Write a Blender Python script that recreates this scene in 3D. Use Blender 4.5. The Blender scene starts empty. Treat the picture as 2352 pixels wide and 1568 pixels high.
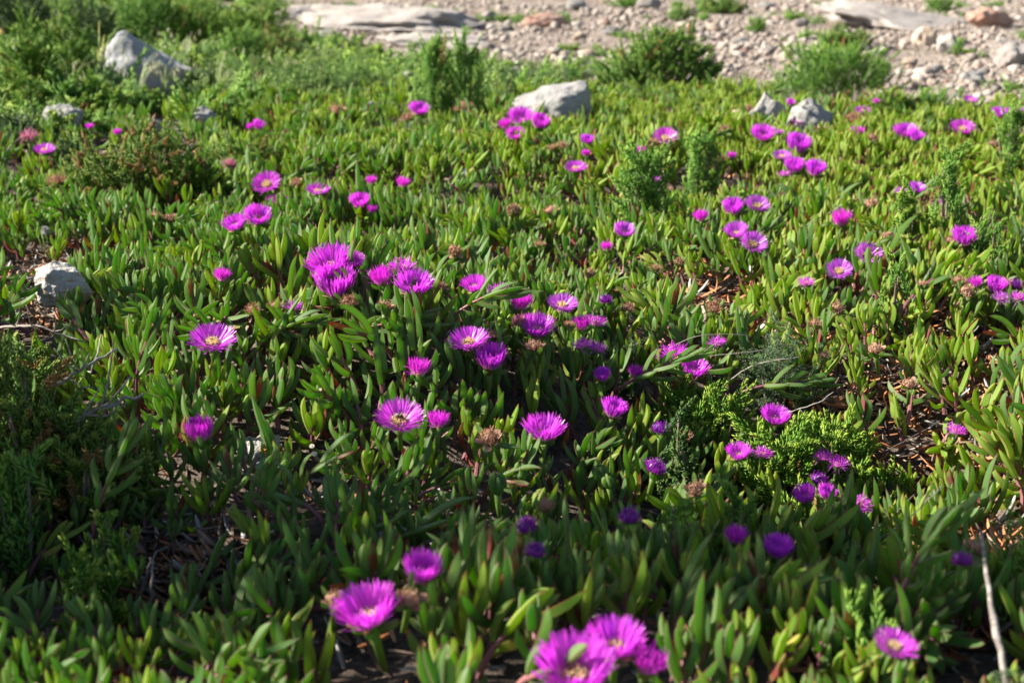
import bpy, bmesh, math, random
import numpy as np
from mathutils import Vector, Matrix, Euler, noise

# ------------------------------------------------------------------ camera, sky, sun
scene = bpy.context.scene
C = scene.collection
CAM_Z, PITCH, FOC = 0.78, 16.5, 2352 * 50 / 36
cam_d = bpy.data.cameras.new('camera')
cam = bpy.data.objects.new('camera', cam_d)
C.objects.link(cam)
cam.location = (0, 0, CAM_Z)
cam.rotation_euler = (math.radians(90 - PITCH), 0, 0)
cam_d.lens = 50; cam_d.sensor_width = 36; cam_d.clip_start = 0.02; cam_d.clip_end = 1000
cam_d.dof.use_dof = True
cam_d.dof.focus_distance = 2.35
cam_d.dof.aperture_fstop = 5.6
cam_d.dof.aperture_blades = 9
scene.camera = cam

SUN_EL, SUN_AZ = 33.0, (-0.975, 0.14)          # elevation, direction towards the sun on the ground
n_ = math.hypot(*SUN_AZ)
sun_dir = Vector((SUN_AZ[0] / n_ * math.cos(math.radians(SUN_EL)), SUN_AZ[1] / n_ * math.cos(math.radians(SUN_EL)), math.sin(math.radians(SUN_EL))))
world = bpy.data.worlds.new('World'); scene.world = world; world.use_nodes = True
wn = world.node_tree.nodes
sky = wn.new('ShaderNodeTexSky'); sky.sky_type = 'NISHITA'; sky.sun_disc = False
sky.sun_elevation = math.radians(SUN_EL)
sky.sun_rotation = math.atan2(sun_dir.x, sun_dir.y)
wn['Background'].inputs['Strength'].default_value = 0.05
world.node_tree.links.new(sky.outputs[0], wn['Background'].inputs['Color'])
sun_d = bpy.data.lights.new('sun', 'SUN'); sun_d.energy = 5.0; sun_d.angle = math.radians(0.53); sun_d.color = (1, 0.93, 0.82)
sun = bpy.data.objects.new('sun', sun_d); C.objects.link(sun)
sun.rotation_euler = (-sun_dir).to_track_quat('-Z', 'Y').to_euler()
scene.view_settings.view_transform = 'Standard'; scene.view_settings.look = 'None'
scene.view_settings.exposure = 1.75; scene.view_settings.gamma = 1
scene.cycles.max_bounces = 8; scene.cycles.diffuse_bounces = 4; scene.cycles.transmission_bounces = 4
scene.cycles.use_denoising = True

rng = np.random.default_rng(11)
random.seed(11)
PI = math.pi

# ------------------------------------------------------------------ terrain and pixel helpers
def gz(x, y):
    x = np.asarray(x, float); y = np.asarray(y, float)
    near = np.exp(-((y - 2.3) / 3.0) ** 2)
    z = (0.018 * np.sin(2.3 * x + 0.7) * np.sin(1.9 * y + 0.4) + 0.011 * np.sin(5.1 * x + 1.7 * y)) * near
    z += 0.05 * np.exp(-((x + 0.05) / 0.5) ** 2 - ((y - 2.5) / 0.45) ** 2)
    z += 0.05 * np.exp(-((x - 0.1) / 0.7) ** 2 - ((y - 4.15) / 0.35) ** 2)
    z += 0.16 * (1 / (1 + np.exp(-(-x - 1.2 - 0.10 * y) / 0.3))) * np.clip((y - 2.6) / 3.0, 0, 1)
    z += (0.026 * np.sin(9.3 * x + 2.1 * y + 1.0) * np.sin(8.1 * y - 2.7 * x) + 0.018 * np.sin(15 * x - 4 * y) * np.sin(13 * y + 5 * x)) * near
    z += 0.11 * np.exp(-((x + 0.25) / 0.34) ** 2 - ((y - 2.35) / 0.25) ** 2) - 0.12 * np.exp(-((x - 0.42) / 0.32) ** 2 - ((y - 1.95) / 0.3) ** 2) + 0.03 * np.exp(-((x - 0.3) / 0.5) ** 2 - ((y - 1.32) / 0.16) ** 2) - 0.07 * np.exp(-((x - 0.15) / 0.5) ** 2 - ((y - 3.75) / 0.22) ** 2) - 0.035 * np.exp(-((x + 0.42) / 0.22) ** 2 - ((y - 1.5) / 0.15) ** 2)
    far = np.clip((y - 5.0) / 8.0, 0, 3)
    z += 0.10 * far * (0.6 * np.sin(0.8 * x + 0.5 * y) * 0.3 + 0.4)
    return z

sp, cp = math.sin(math.radians(PITCH)), math.cos(math.radians(PITCH))
FWD = np.array([0, cp, -sp]); UP = np.array([0, sp, cp]); RT = np.array([1., 0, 0]); ORI = np.array([0, 0, CAM_Z])

def at(u, v, h=0.0):
    """the place in the world seen at (u, v), h above the ground; and its depth"""
    d = FWD + RT * (u - 1176) / FOC - UP * (v - 784) / FOC
    t0, t = 0.4, 0.4
    while t < 60:
        p = ORI + d * t
        if p[2] < gz(p[0], p[1]) + h: break
        t0 = t; t += 0.03 + 0.01 * t
    for _ in range(18):
        m = (t0 + t) / 2; p = ORI + d * m
        if p[2] < gz(p[0], p[1]) + h: t = m
        else: t0 = m
    return ORI + d * t, t

def proj(P):
    q = np.asarray(P, float) - ORI
    dep = q @ FWD
    return 1176 + FOC * (q @ RT) / dep, 784 - FOC * (q @ UP) / dep, dep

# ------------------------------------------------------------------ mesh helpers
class MB:
    """collects vertices, faces and float attributes of ONE mesh"""
    def __init__(s): s.V, s.F, s.A, s.n, s.M = [], [], {}, 0, []
    def add(s, V, F, mi=0, **attr):
        V = np.asarray(V, float)
        for k in set(s.A) | set(attr):
            if k not in s.A: s.A[k] = [np.zeros(s.n)]
            a = attr.get(k, 0.0)
            s.A[k].append(np.full(len(V), a, float) if np.isscalar(a) else np.asarray(a, float))
        s.V.append(V); s.F.append(np.asarray(F, int) + s.n); s.M.append(np.full(len(F), mi, int)); s.n += len(V)
        return s
    def mesh(s, name, mats, smooth=True, sharp=0):
        me = bpy.data.meshes.new(name)
        V = np.concatenate(s.V)
        loops = np.concatenate([f.ravel() for f in s.F])
        tot = np.concatenate([np.full(len(f), f.shape[1], int) for f in s.F])
        me.vertices.add(len(V)); me.vertices.foreach_set('co', V.ravel())
        me.loops.add(len(loops)); me.loops.foreach_set('vertex_index', loops)
        me.polygons.add(len(tot))
        me.polygons.foreach_set('loop_start', np.concatenate([[0], np.cumsum(tot)[:-1]]))
        me.polygons.foreach_set('loop_total', tot)
        me.polygons.foreach_set('material_index', np.concatenate(s.M))
        me.polygons.foreach_set('use_smooth', np.full(len(tot), smooth))
        for k, a in s.A.items():
            at_ = me.attributes.new(k, 'FLOAT', 'POINT'); at_.data.foreach_set('value', np.concatenate(a))
        for m in (mats if isinstance(mats, (list, tuple)) else [mats]): me.materials.append(m)
        me.update(); me.validate()
        if sharp: me.set_sharp_from_angle(angle=math.radians(sharp))
        return me

def link(name, me, parent=None):
    o = bpy.data.objects.new(name, me); C.objects.link(o)
    if parent is not None: o.parent = parent
    return o
def empty(name, loc=(0, 0, 0), rot=(0, 0, 0), scale=1.0):
    o = bpy.data.objects.new(name, None); C.objects.link(o); o.empty_display_size = 0.02
    o.location = loc; o.rotation_euler = rot; o.scale = (scale,) * 3
    return o
def tag(o, label, cat, group=None, kind=None):
    if label: o['label'] = label
    if cat: o['category'] = cat
    if group: o['group'] = group
    if kind: o['kind'] = kind
    return o

def norm(v): return v / np.maximum(np.linalg.norm(v, axis=-1, keepdims=True), 1e-9)
def frame(d, hint=(0.13, 0.21, 1.0)):
    d = norm(np.asarray(d, float)); h = np.asarray(hint, float)
    if abs(d @ norm(h)) > 0.97: h = np.array([1., 0.1, 0])
    x = norm(np.cross(h, d)); y = np.cross(d, x)
    return x, y, d
def frames(D):
    h = np.tile(np.array([0.31, 0.17, 0.93]), (len(D), 1))
    bad = np.abs((norm(D) * norm(h)).sum(1)) > 0.95
    h[bad] = (1, 0.2, 0)
    D = norm(D); X = norm(np.cross(h, D)); Y = np.cross(D, X)
    return X, Y, D
def tube(mb, pts, rad, n=6, mi=0, **attr):
    pts = np.asarray(pts, float); rad = np.broadcast_to(rad, (len(pts),))
    T = norm(np.gradient(pts, axis=0)); x, y, _ = frame(T[0])
    V = []
    for p, t, r in zip(pts, T, rad):
        x = norm(x - t * (x @ t)); y = np.cross(t, x)
        a = np.arange(n) * 2 * PI / n
        V.append(p + r * (np.cos(a)[:, None] * x + np.sin(a)[:, None] * y))
    V = np.concatenate(V + [pts[:1], pts[-1:]])
    F = [[i * n + j, i * n + (j + 1) % n, (i + 1) * n + (j + 1) % n, (i + 1) * n + j] for i in range(len(pts) - 1) for j in range(n)]
    c0, c1 = len(pts) * n, len(pts) * n + 1; L = (len(pts) - 1) * n
    tt = np.concatenate([np.repeat(np.linspace(0, 1, len(pts)), n), [0, 1]])
    at_ = dict(t=tt); at_.update(attr)
    n0 = mb.n
    mb.add(V, F, mi, **at_)
    caps = [[c0, (j + 1) % n, j] for j in range(n)] + [[c1, L + j, L + (j + 1) % n] for j in range(n)]
    mb.F.append(np.asarray(caps) + n0); mb.M.append(np.full(len(caps), mi, int))
def scatter(mb, TV, TF, pos, X, Y, Z, sc, mi=0, tattr=None, **attr):
    """many copies of one small template (leaf blade, filament) inside ONE part"""
    n, k = len(pos), len(TV)
    sc = np.asarray(sc, float)
    if sc.ndim == 1: sc = np.repeat(sc[:, None], 3, 1)
    S = TV[None] * sc[:, None, :]
    V = pos[:, None] + S[..., :1] * X[:, None] + S[..., 1:2] * Y[:, None] + S[..., 2:] * Z[:, None]
    F = (np.asarray(TF)[None] + (np.arange(n) * k)[:, None, None]).reshape(-1, np.asarray(TF).shape[1])
    at_ = {q: np.repeat(np.asarray(a, float), k) for q, a in attr.items()}
    for q, a in (tattr or {}).items(): at_[q] = np.tile(a, n)
    mb.add(V.reshape(-1, 3), F, mi, **at_)

# ------------------------------------------------------------------ materials
class NT:
    def __init__(s, name):
        s.m = bpy.data.materials.new(name); s.m.use_nodes = True
        s.t = s.m.node_tree; s.t.nodes.clear(); s.out = s.n('OutputMaterial')
    def n(s, typ, **kw):
        nd = s.t.nodes.new('ShaderNode' + typ)
        for k, v in kw.items(): setattr(nd, k, v)
        return nd
    def l(s, a, b): s.t.links.new(a, b)
    def attr(s, name): return s.n('Attribute', attribute_name=name).outputs['Fac']
    def val(s, x, sock):
        if hasattr(x, 'node'): s.l(x, sock)
        else: sock.default_value = x
    def math(s, op, a, b=0.0, clamp=False):
        nd = s.n('Math', operation=op, use_clamp=clamp); s.val(a, nd.inputs[0]); s.val(b, nd.inputs[1]); return nd.outputs[0]
    def mix(s, f, a, b):
        nd = s.n('Mix', data_type='RGBA'); s.val(f, nd.inputs[0])
        for x, q in ((a, nd.inputs[6]), (b, nd.inputs[7])): s.val(x if hasattr(x, 'node') else (*x[:3], 1), q)
        return nd.outputs[2]
    def noise(s, scale, detail=3, rough=0.6, vec=None, coord='Object'):
        nd = s.n('TexNoise'); nd.inputs['Scale'].default_value = scale; nd.inputs['Detail'].default_value = detail; nd.inputs['Roughness'].default_value = rough
        if vec is None: vec = s.n('TexCoord').outputs[coord]
        s.l(vec, nd.inputs['Vector']); return nd.outputs['Fac']
    def ramp(s, f, *stops):
        nd = s.n('ValToRGB'); e = nd.color_ramp.elements
        while len(e) < len(stops): e.new(0.5)
        for k, (p, c) in zip(e, stops): k.position = p; k.color = (*c, 1) if len(c) == 3 else c
        s.l(f, nd.inputs[0]); return nd.outputs[0]
    def step(s, f, lo, hi):
        nd = s.n('MapRange'); nd.interpolation_type = 'SMOOTHSTEP'
        s.l(f, nd.inputs[0]); nd.inputs[1].default_value = lo; nd.inputs[2].default_value = hi; return nd.outputs[0]
    def rand(s): return s.n('ObjectInfo').outputs['Random']
    def principled(s, col, rough=0.6, spec=0.4, bump=None, bump_d=0.002, bump_s=0.5):
        p = s.n('BsdfPrincipled'); s.val(col if hasattr(col, 'node') else (*col, 1), p.inputs['Base Color'])
        s.val(rough, p.inputs['Roughness']); p.inputs['Specular IOR Level'].default_value = spec
        if bump is not None:
            b = s.n('Bump'); b.inputs['Distance'].default_value = bump_d; b.inputs['Strength'].default_value = bump_s
            s.l(bump, b.inputs['Height']); s.l(b.outputs[0], p.inputs['Normal'])
        return p.outputs[0]
    def thin(s, surf, tcol, f):
        t = s.n('BsdfTranslucent'); s.val(tcol if hasattr(tcol, 'node') else (*tcol, 1), t.inputs['Color'])
        mx = s.n('MixShader'); s.val(f, mx.inputs[0]); s.l(surf, mx.inputs[1]); s.l(t.outputs[0], mx.inputs[2]); return mx.outputs[0]
    def done(s, surf): s.l(surf, s.out.inputs[0]); return s.m

def mat_succulent(name, wax, wax2, glow, glow2, red):
    """thick waxy leaf: greyish bloom outside, yellow green where light comes through, red rims"""
    t = NT(name)
    e, tt, r = t.attr('edge'), t.attr('t'), t.attr('rnd')
    ob = t.rand()
    k = t.math('FRACT', t.math('ADD', t.math('MULTIPLY', ob, 0.9), r))
    base = t.mix(k, wax, wax2)
    mott = t.noise(420, 2)
    base = t.mix(t.math('MULTIPLY', t.step(mott, 0.45, 0.75), 0.4), base, (wax[0] * 1.55, wax[1] * 1.35, wax[2] * 1.5))
    base = t.mix(t.math('MULTIPLY', t.step(t.noise(150, 4, 0.7), 0.64, 0.72), 0.6), base, (0.17, 0.12, 0.06))
    rim = t.math('POWER', e, 5.0)
    tip = t.step(tt, 0.88, 1.0)
    rimf = t.math('MINIMUM', t.math('ADD', t.math('MULTIPLY', rim, 0.95), t.math('MULTIPLY', tip, 0.6)), 0.85)
    old = t.math('GREATER_THAN', r, 0.925)
    oldf = t.math('MULTIPLY', old, t.step(t.noise(30, 2), 0.25, 0.6))
    base = t.mix(rimf, base, red)
    base = t.mix(t.math('MULTIPLY', t.math('MULTIPLY', t.math('GREATER_THAN', r, 0.895), t.math('LESS_THAN', r, 0.92)), 0.75), base, (0.36, 0.30, 0.05))
    base = t.mix(oldf, base, (0.22, 0.05, 0.055))
    gl = t.mix(k, glow, glow2)
    gl = t.mix(rimf, gl, (0.40, 0.12, 0.09)); gl = t.mix(oldf, gl, (0.5, 0.08, 0.05))
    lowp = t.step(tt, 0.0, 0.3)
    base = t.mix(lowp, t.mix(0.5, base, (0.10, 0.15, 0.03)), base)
    return t.done(t.thin(t.principled(base, 0.6, 0.22, mott, 0.0005, 0.4), gl, 0.42))
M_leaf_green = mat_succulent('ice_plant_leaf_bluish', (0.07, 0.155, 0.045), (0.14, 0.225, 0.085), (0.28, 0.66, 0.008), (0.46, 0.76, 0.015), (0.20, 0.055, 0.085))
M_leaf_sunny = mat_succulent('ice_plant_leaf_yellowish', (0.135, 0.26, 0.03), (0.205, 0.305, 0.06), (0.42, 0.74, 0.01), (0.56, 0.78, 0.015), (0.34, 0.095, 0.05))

def mat_plain(name, c0, c1, scale=60, rough=0.75, trans=None, spec=0.25, attr_mix=True, bump=0.0):
    t = NT(name)
    f = t.noise(scale, 4)
    if attr_mix: f = t.math('FRACT', t.math('ADD', t.math('MULTIPLY', t.attr('rnd'), 0.8), t.math('ADD', t.math('MULTIPLY', f, 0.5), t.math('MULTIPLY', t.rand(), 0.7))))
    col = t.mix(f, c0, c1)
    s = t.principled(col, rough, spec, t.noise(scale * 3, 3) if bump else None, bump, 0.6)
    return t.done(t.thin(s, trans, 0.35) if trans else s)
M_stem = mat_plain('reddish_stem', (0.17, 0.055, 0.075), (0.26, 0.115, 0.11), 40, 0.55)
M_stalk = mat_plain('green_stalk', (0.11, 0.18, 0.035), (0.15, 0.22, 0.05), 60, 0.5, (0.2, 0.35, 0.02))
M_twig = mat_plain('grey_dry_twig', (0.15, 0.13, 0.115), (0.29, 0.26, 0.23), 90, 0.85, bump=0.002)
M_bark = mat_plain('brown_shrub_stem', (0.10, 0.07, 0.05), (0.20, 0.15, 0.11), 60, 0.9, bump=0.002)
M_litter = mat_plain('dead_leaf_litter', (0.06, 0.035, 0.025), (0.30, 0.22, 0.16), 25, 0.8)
M_litter_or = mat_plain('rusty_dead_leaf', (0.33, 0.115, 0.045), (0.42, 0.20, 0.09), 25, 0.7)
M_litter_gr = mat_plain('grey_dead_leaf', (0.22, 0.21, 0.20), (0.38, 0.36, 0.33), 25, 0.8)
M_dry = mat_plain('dried_petals', (0.40, 0.21, 0.135), (0.60, 0.39, 0.28), 60, 0.85, (0.3, 0.15, 0.08))
M_membrane = mat_plain('papery_sepal_rim', (0.42, 0.20, 0.11), (0.55, 0.34, 0.24), 60, 0.6, (0.5, 0.25, 0.12))
M_white = mat_plain('white_petal', (0.75, 0.74, 0.70), (0.8, 0.8, 0.78), 30, 0.6, (0.6, 0.6, 0.55))
M_yellow = mat_plain('yellow_disc', (0.65, 0.40, 0.02), (0.75, 0.5, 0.03), 30, 0.7)
M_fluff = mat_plain('pale_fluff', (0.45, 0.45, 0.47), (0.62, 0.61, 0.6), 30, 0.9, (0.5, 0.5, 0.5))
M_bee = mat_plain('dark_bee_body', (0.02, 0.014, 0.01), (0.10, 0.06, 0.025), 500, 0.7)
M_wing = mat_plain('bee_wing', (0.25, 0.22, 0.18), (0.35, 0.32, 0.28), 300, 0.3, (0.3, 0.28, 0.24))

def mat_petal(name, c0, c1, pale, tr0, tr1, palef=0.44):
    t = NT(name)
    tt, r = t.attr('t'), t.attr('rnd')
    k = t.math('FRACT', t.math('ADD', t.math('MULTIPLY', r, 0.6), t.math('MULTIPLY', t.rand(), 0.8)))
    c = t.mix(k, c0, c1)
    f = t.math('MULTIPLY', t.math('SUBTRACT', 1.0, t.step(tt, 0.05, palef)), 0.92)
    c = t.mix(f, c, pale)
    tc = t.mix(f, t.mix(k, tr0, tr1), (0.75, 0.45, 0.6))
    return t.done(t.thin(t.principled(c, 0.33, 0.6), tc, 0.45))
M_petal = mat_petal('magenta_petal', (0.48, 0.06, 0.66), (0.70, 0.10, 0.62), (0.80, 0.56, 0.72), (0.68, 0.055, 0.80), (0.82, 0.06, 0.77))
M_petal_stripe = mat_petal('magenta_petal_pale_foot', (0.60, 0.065, 0.58), (0.70, 0.075, 0.58), (0.78, 0.52, 0.68), (0.64, 0.016, 0.68), (0.74, 0.02, 0.64), 0.55)
M_petal_pale = mat_petal('lilac_petal', (0.52, 0.11, 0.66), (0.62, 0.18, 0.70), (0.78, 0.60, 0.75), (0.62, 0.06, 0.72), (0.72, 0.10, 0.74), 0.45)
M_petal_wilt = mat_petal('violet_wilting_petal', (0.17, 0.02, 0.30), (0.30, 0.03, 0.34), (0.42, 0.2, 0.3), (0.22, 0.01, 0.42), (0.36, 0.02, 0.42), 0.2)
M_petal_pinkdry = mat_petal('pink_drying_petal', (0.50, 0.10, 0.30), (0.55, 0.24, 0.28), (0.5, 0.3, 0.22), (0.5, 0.08, 0.3), (0.55, 0.2, 0.25), 0.2)
def mat_stamen():
    t = NT('cream_stamens'); tt, r = t.attr('t'), t.attr('rnd')
    c = t.mix(t.step(tt, 0.5, 1.0), (0.86, 0.76, 0.54), t.mix(r, (0.84, 0.60, 0.30), (0.90, 0.78, 0.50)))
    return t.done(t.thin(t.principled(c, 0.6, 0.3), (0.92, 0.78, 0.4), 0.45))
M_stamen = mat_stamen()

def mat_foliage(name, dark, mid, tip, tr, tipf=(0.55, 1.0), orange=0.0, rough=0.55):
    t = NT(name); tt, r = t.attr('t'), t.attr('rnd')
    c = t.mix(r, dark, mid)
    c = t.mix(t.math('MULTIPLY', t.step(tt, *tipf), 0.85), c, tip)
    tcol = t.mix(t.step(tt, *tipf), tr, (tr[0] * 1.7, tr[1] * 1.2, tr[2]))
    if orange:
        pt = t.n('Attribute', attribute_name='patch').outputs['Fac']
        f = t.math('MULTIPLY', t.math('LESS_THAN', pt, orange), 0.85)
        c = t.mix(f, c, (0.36, 0.19, 0.07)); tcol = t.mix(f, tcol, (0.45, 0.16, 0.04))
    return t.done(t.thin(t.principled(c, rough, 0.35), tcol, 0.35))
M_f_succ = mat_foliage('yellow_green_succulent_foliage', (0.100, 0.224, 0.018), (0.165, 0.307, 0.029), (0.342, 0.437, 0.053), (0.212, 0.425, 0.012), orange=0.03)
M_f_orange = mat_foliage('orange_tipped_foliage', (0.106, 0.195, 0.026), (0.165, 0.271, 0.041), (0.295, 0.342, 0.053), (0.212, 0.389, 0.018), orange=0.16)
M_f_needle = mat_foliage('green_needle_foliage', (0.105, 0.233, 0.036), (0.173, 0.334, 0.054), (0.271, 0.420, 0.060), (0.211, 0.469, 0.019), orange=0.01)
M_f_dark = mat_foliage('dark_green_and_shaded_foliage', (0.035, 0.09, 0.02), (0.065, 0.14, 0.03), (0.12, 0.20, 0.035), (0.08, 0.2, 0.012))  # dark green leaves; also carries the painted shade of the corner shrubs
M_f_grey = mat_foliage('grey_green_feathery_foliage', (0.09, 0.16, 0.075), (0.14, 0.22, 0.10), (0.17, 0.25, 0.115), (0.14, 0.25, 0.06))
M_f_far = mat_foliage('coastal_bush_foliage', (0.086, 0.185, 0.029), (0.152, 0.285, 0.046), (0.264, 0.370, 0.066), (0.212, 0.423, 0.020), orange=0.06)
M_f_herb = mat_foliage('soft_herb_foliage', (0.130, 0.248, 0.059), (0.201, 0.330, 0.094), (0.271, 0.378, 0.112), (0.260, 0.448, 0.047))
M_f_spurge = mat_foliage('spurge_leaves', (0.07, 0.14, 0.08), (0.10, 0.17, 0.10), (0.30, 0.36, 0.03), (0.15, 0.3, 0.02), (0.75, 0.9))
M_grass = mat_foliage('pale_grass_blade', (0.20, 0.28, 0.16), (0.30, 0.36, 0.20), (0.55, 0.55, 0.36), (0.3, 0.38, 0.14), (0.6, 1.0))

def mat_rock(name, c0, c1, dark, lichen=0.0, scale=9.0):
    t = NT(name)
    a, b = t.noise(scale, 6, 0.65), t.noise(scale * 5, 5, 0.7)
    c = t.mix(t.step(a, 0.3, 0.7), c0, c1)
    c = t.mix(t.math('MULTIPLY', t.step(b, 0.55, 0.75), 0.55), c, dark)
    pits = t.noise(scale * 14, 3)
    c = t.mix(t.math('MULTIPLY', t.step(pits, 0.6, 0.7), 0.5), c, (dark[0] * 0.6, dark[1] * 0.6, dark[2] * 0.6))
    if lichen:
        l = t.step(t.math('ADD', t.math('MULTIPLY', t.noise(scale * 1.6, 6, 0.7), 0.8), t.math('MULTIPLY', t.noise(scale * 9, 3), 0.2)), 0.62 - lichen, 0.67 - lichen)
        c = t.mix(l, c, t.mix(t.noise(scale * 12, 2), (0.42, 0.15, 0.02), (0.55, 0.26, 0.05)))
    h = t.math('ADD', t.math('MULTIPLY', a, 1.0), t.math('ADD', t.math('MULTIPLY', b, 0.5), t.math('MULTIPLY', pits, 0.2)))
    return t.done(t.principled(c, 0.9, 0.2, h, 0.02, 1.0))
M_rock = mat_rock('pale_limestone', (0.23, 0.225, 0.215), (0.33, 0.32, 0.305), (0.10, 0.10, 0.095), 0.015)
M_rock_blue = mat_rock('blue_grey_limestone', (0.26, 0.27, 0.29), (0.38, 0.38, 0.38), (0.14, 0.15, 0.16))
M_rock_pink = mat_rock('pinkish_rock', (0.28, 0.245, 0.22), (0.36, 0.33, 0.305), (0.13, 0.105, 0.09))
M_rock_tan = mat_rock('tan_rock', (0.42, 0.32, 0.24), (0.52, 0.43, 0.34), (0.24, 0.17, 0.12))
M_rock_red = mat_rock('reddish_rock', (0.33, 0.19, 0.14), (0.42, 0.29, 0.23), (0.16, 0.10, 0.08))
M_rock_lichen = mat_rock('lichen_covered_rock', (0.42, 0.40, 0.37), (0.55, 0.52, 0.48), (0.24, 0.22, 0.2), 0.06, 14)
M_rock_lichen2 = mat_rock('orange_lichen_rock', (0.36, 0.34, 0.32), (0.45, 0.43, 0.4), (0.2, 0.18, 0.16), 0.11, 16)
def mat_gravel():
    t = NT('gravel_stone'); r = t.rand()
    c = t.ramp(r, (0.0, (0.28, 0.222, 0.182)), (0.3, (0.385, 0.335, 0.29)), (0.55, (0.32, 0.272, 0.232)), (0.75, (0.17, 0.135, 0.11)), (0.9, (0.38, 0.35, 0.32)), (1.0, (0.24, 0.145, 0.11)))
    n1 = t.noise(60, 4)
    c = t.mix(t.math('MULTIPLY', t.step(n1, 0.5, 0.75), 0.4), c, (0.26, 0.2, 0.16))
    return t.done(t.principled(c, 0.9, 0.2, n1, 0.004, 0.5))
M_gravel = mat_gravel()
def mat_ground():
    t = NT('stony_soil')
    co = t.n('TexCoord').outputs['Object']
    sep = t.n('SeparateXYZ'); t.l(co, sep.inputs[0])
    a = t.noise(2.2, 6, 0.65, co); b = t.noise(26, 5, 0.7, co); d = t.noise(110, 3, 0.6, co)
    far = t.ramp(t.math('ADD', t.math('MULTIPLY', a, 0.5), t.math('MULTIPLY', b, 0.5)), (0.34, (0.11, 0.084, 0.064)), (0.47, (0.215, 0.172, 0.14)), (0.56, (0.31, 0.262, 0.222)), (0.68, (0.38, 0.335, 0.298)))
    near = t.ramp(t.math('ADD', t.math('MULTIPLY', b, 0.6), t.math('MULTIPLY', d, 0.4)), (0.36, (0.035, 0.027, 0.021)), (0.55, (0.11, 0.085, 0.067)), (0.7, (0.26, 0.22, 0.19)))
    edge = t.math('ADD', sep.outputs['Y'], t.math('ADD', t.math('MULTIPLY', a, 1.6), t.math('MULTIPLY', sep.outputs['X'], 0.18)))
    c = t.mix(t.step(edge, 5.6, 6.6), near, far)
    return t.done(t.principled(c, 0.95, 0.15, t.math('ADD', b, t.math('MULTIPLY', d, 0.4)), 0.02, 0.8))
M_ground = mat_ground()

# ------------------------------------------------------------------ ground
def build_ground():
    xs = np.concatenate([-np.geomspace(400, 6, 24), np.linspace(-5.5, 5.5, 150), np.geomspace(6, 400, 24)])
    ys = np.concatenate([-np.geomspace(300, 1, 16), np.linspace(-0.5, 6.5, 120), np.linspace(6.6, 16, 90), np.geomspace(17, 500, 22)])
    X, Y = np.meshgrid(xs, ys)
    Z = gz(X, Y)
    rough = np.array([[noise.noise(Vector((x * 2.1, y * 2.1, 0.3))) * 0.02 + noise.noise(Vector((x * 7, y * 7, 5))) * 0.010 if abs(x) < 12 and -1 < y < 18 else 0 for x in xs] for y in ys])
    Z = Z + rough - 0.012
    n, m = len(xs), len(ys)
    i = np.arange(m - 1)[:, None] * n + np.arange(n - 1)[None]
    F = np.stack([i, i + 1, i + n + 1, i + n], -1).reshape(-1, 4)
    o = link('ground', MB().add(np.stack([X, Y, Z], -1).reshape(-1, 3), F).mesh('ground', M_ground))
    tag(o, None, None, kind='structure')
build_ground()

# ------------------------------------------------------------------ ice plant leaf and shoot
def leaf_geo(L, w, bend, keel=0.80, nr=8):
    """one three-sided succulent leaf along +Z, upper face to +Y, curving towards +Y; verts, faces, edge, t"""
    s = 1 - (1 - np.linspace(0, 1, nr)) ** 1.35
    prof = np.interp(s, [0, 0.12, 0.4, 0.70, 0.88, 1.0], [0.82, 0.94, 1.0, 0.90, 0.56, 0.06]) * w
    ang = bend * (s ** 1.3)
    dz = np.cos(ang); dy = np.sin(ang)
    z = np.concatenate([[0], np.cumsum((dz[1:] + dz[:-1]) / 2 * L * np.diff(s))]); y = np.concatenate([[0], np.cumsum((dy[1:] + dy[:-1]) / 2 * L * np.diff(s))])
    cs = np.array([(-0.46, 0.06), (-0.50, -0.01), (-0.29, -0.40), (-0.05, -keel), (0.05, -keel), (0.29, -0.40), (0.50, -0.01), (0.46, 0.06), (0.0, -0.02)])
    eg = np.array([0.9, 1.0, 0.0, 0.85, 0.85, 0.0, 1.0, 0.9, 0.0])
    k = len(cs); V = []
    for i in range(nr):
        nx, ny, nz = 0, math.cos(ang[i]), -math.sin(ang[i])
        V.append(np.stack([cs[:, 0] * prof[i], y[i] + cs[:, 1] * prof[i] * ny, z[i] + cs[:, 1] * prof[i] * nz], 1))
    tipv = np.array([[0, y[-1] + math.sin(ang[-1]) * w * 0.12, z[-1] + math.cos(ang[-1]) * w * 0.12]])
    V = np.concatenate(V + [tipv])
    F = np.array([[i * k + j, i * k + (j + 1) % k, (i + 1) * k + (j + 1) % k, (i + 1) * k + j] for i in range(nr - 1) for j in range(k)])
    T = np.array([[(nr - 1) * k + j, (nr - 1) * k + (j + 1) % k, nr * k] for j in range(k)])
    e = np.concatenate([np.tile(eg, nr), [1.0]]); t = np.concatenate([np.repeat(s, k), [1.0]])
    return V, F, T, e, t
def put_leaf(mb, base, d, inward, L, w, bend, rnd, mi=0, nr=8):
    V, F, T, e, t = leaf_geo(L, w, bend, nr=nr)
    z = norm(np.asarray(d, float)); y = norm(inward - z * (inward @ z)); x = np.cross(y, z)
    W = base + V[:, :1] * x + V[:, 1:2] * y + V[:, 2:] * z
    n0 = mb.n
    mb.add(W, F, mi, edge=e, t=t, rnd=rnd)
    mb.F.append(T + n0); mb.M.append(np.full(len(T), mi, int))
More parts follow.
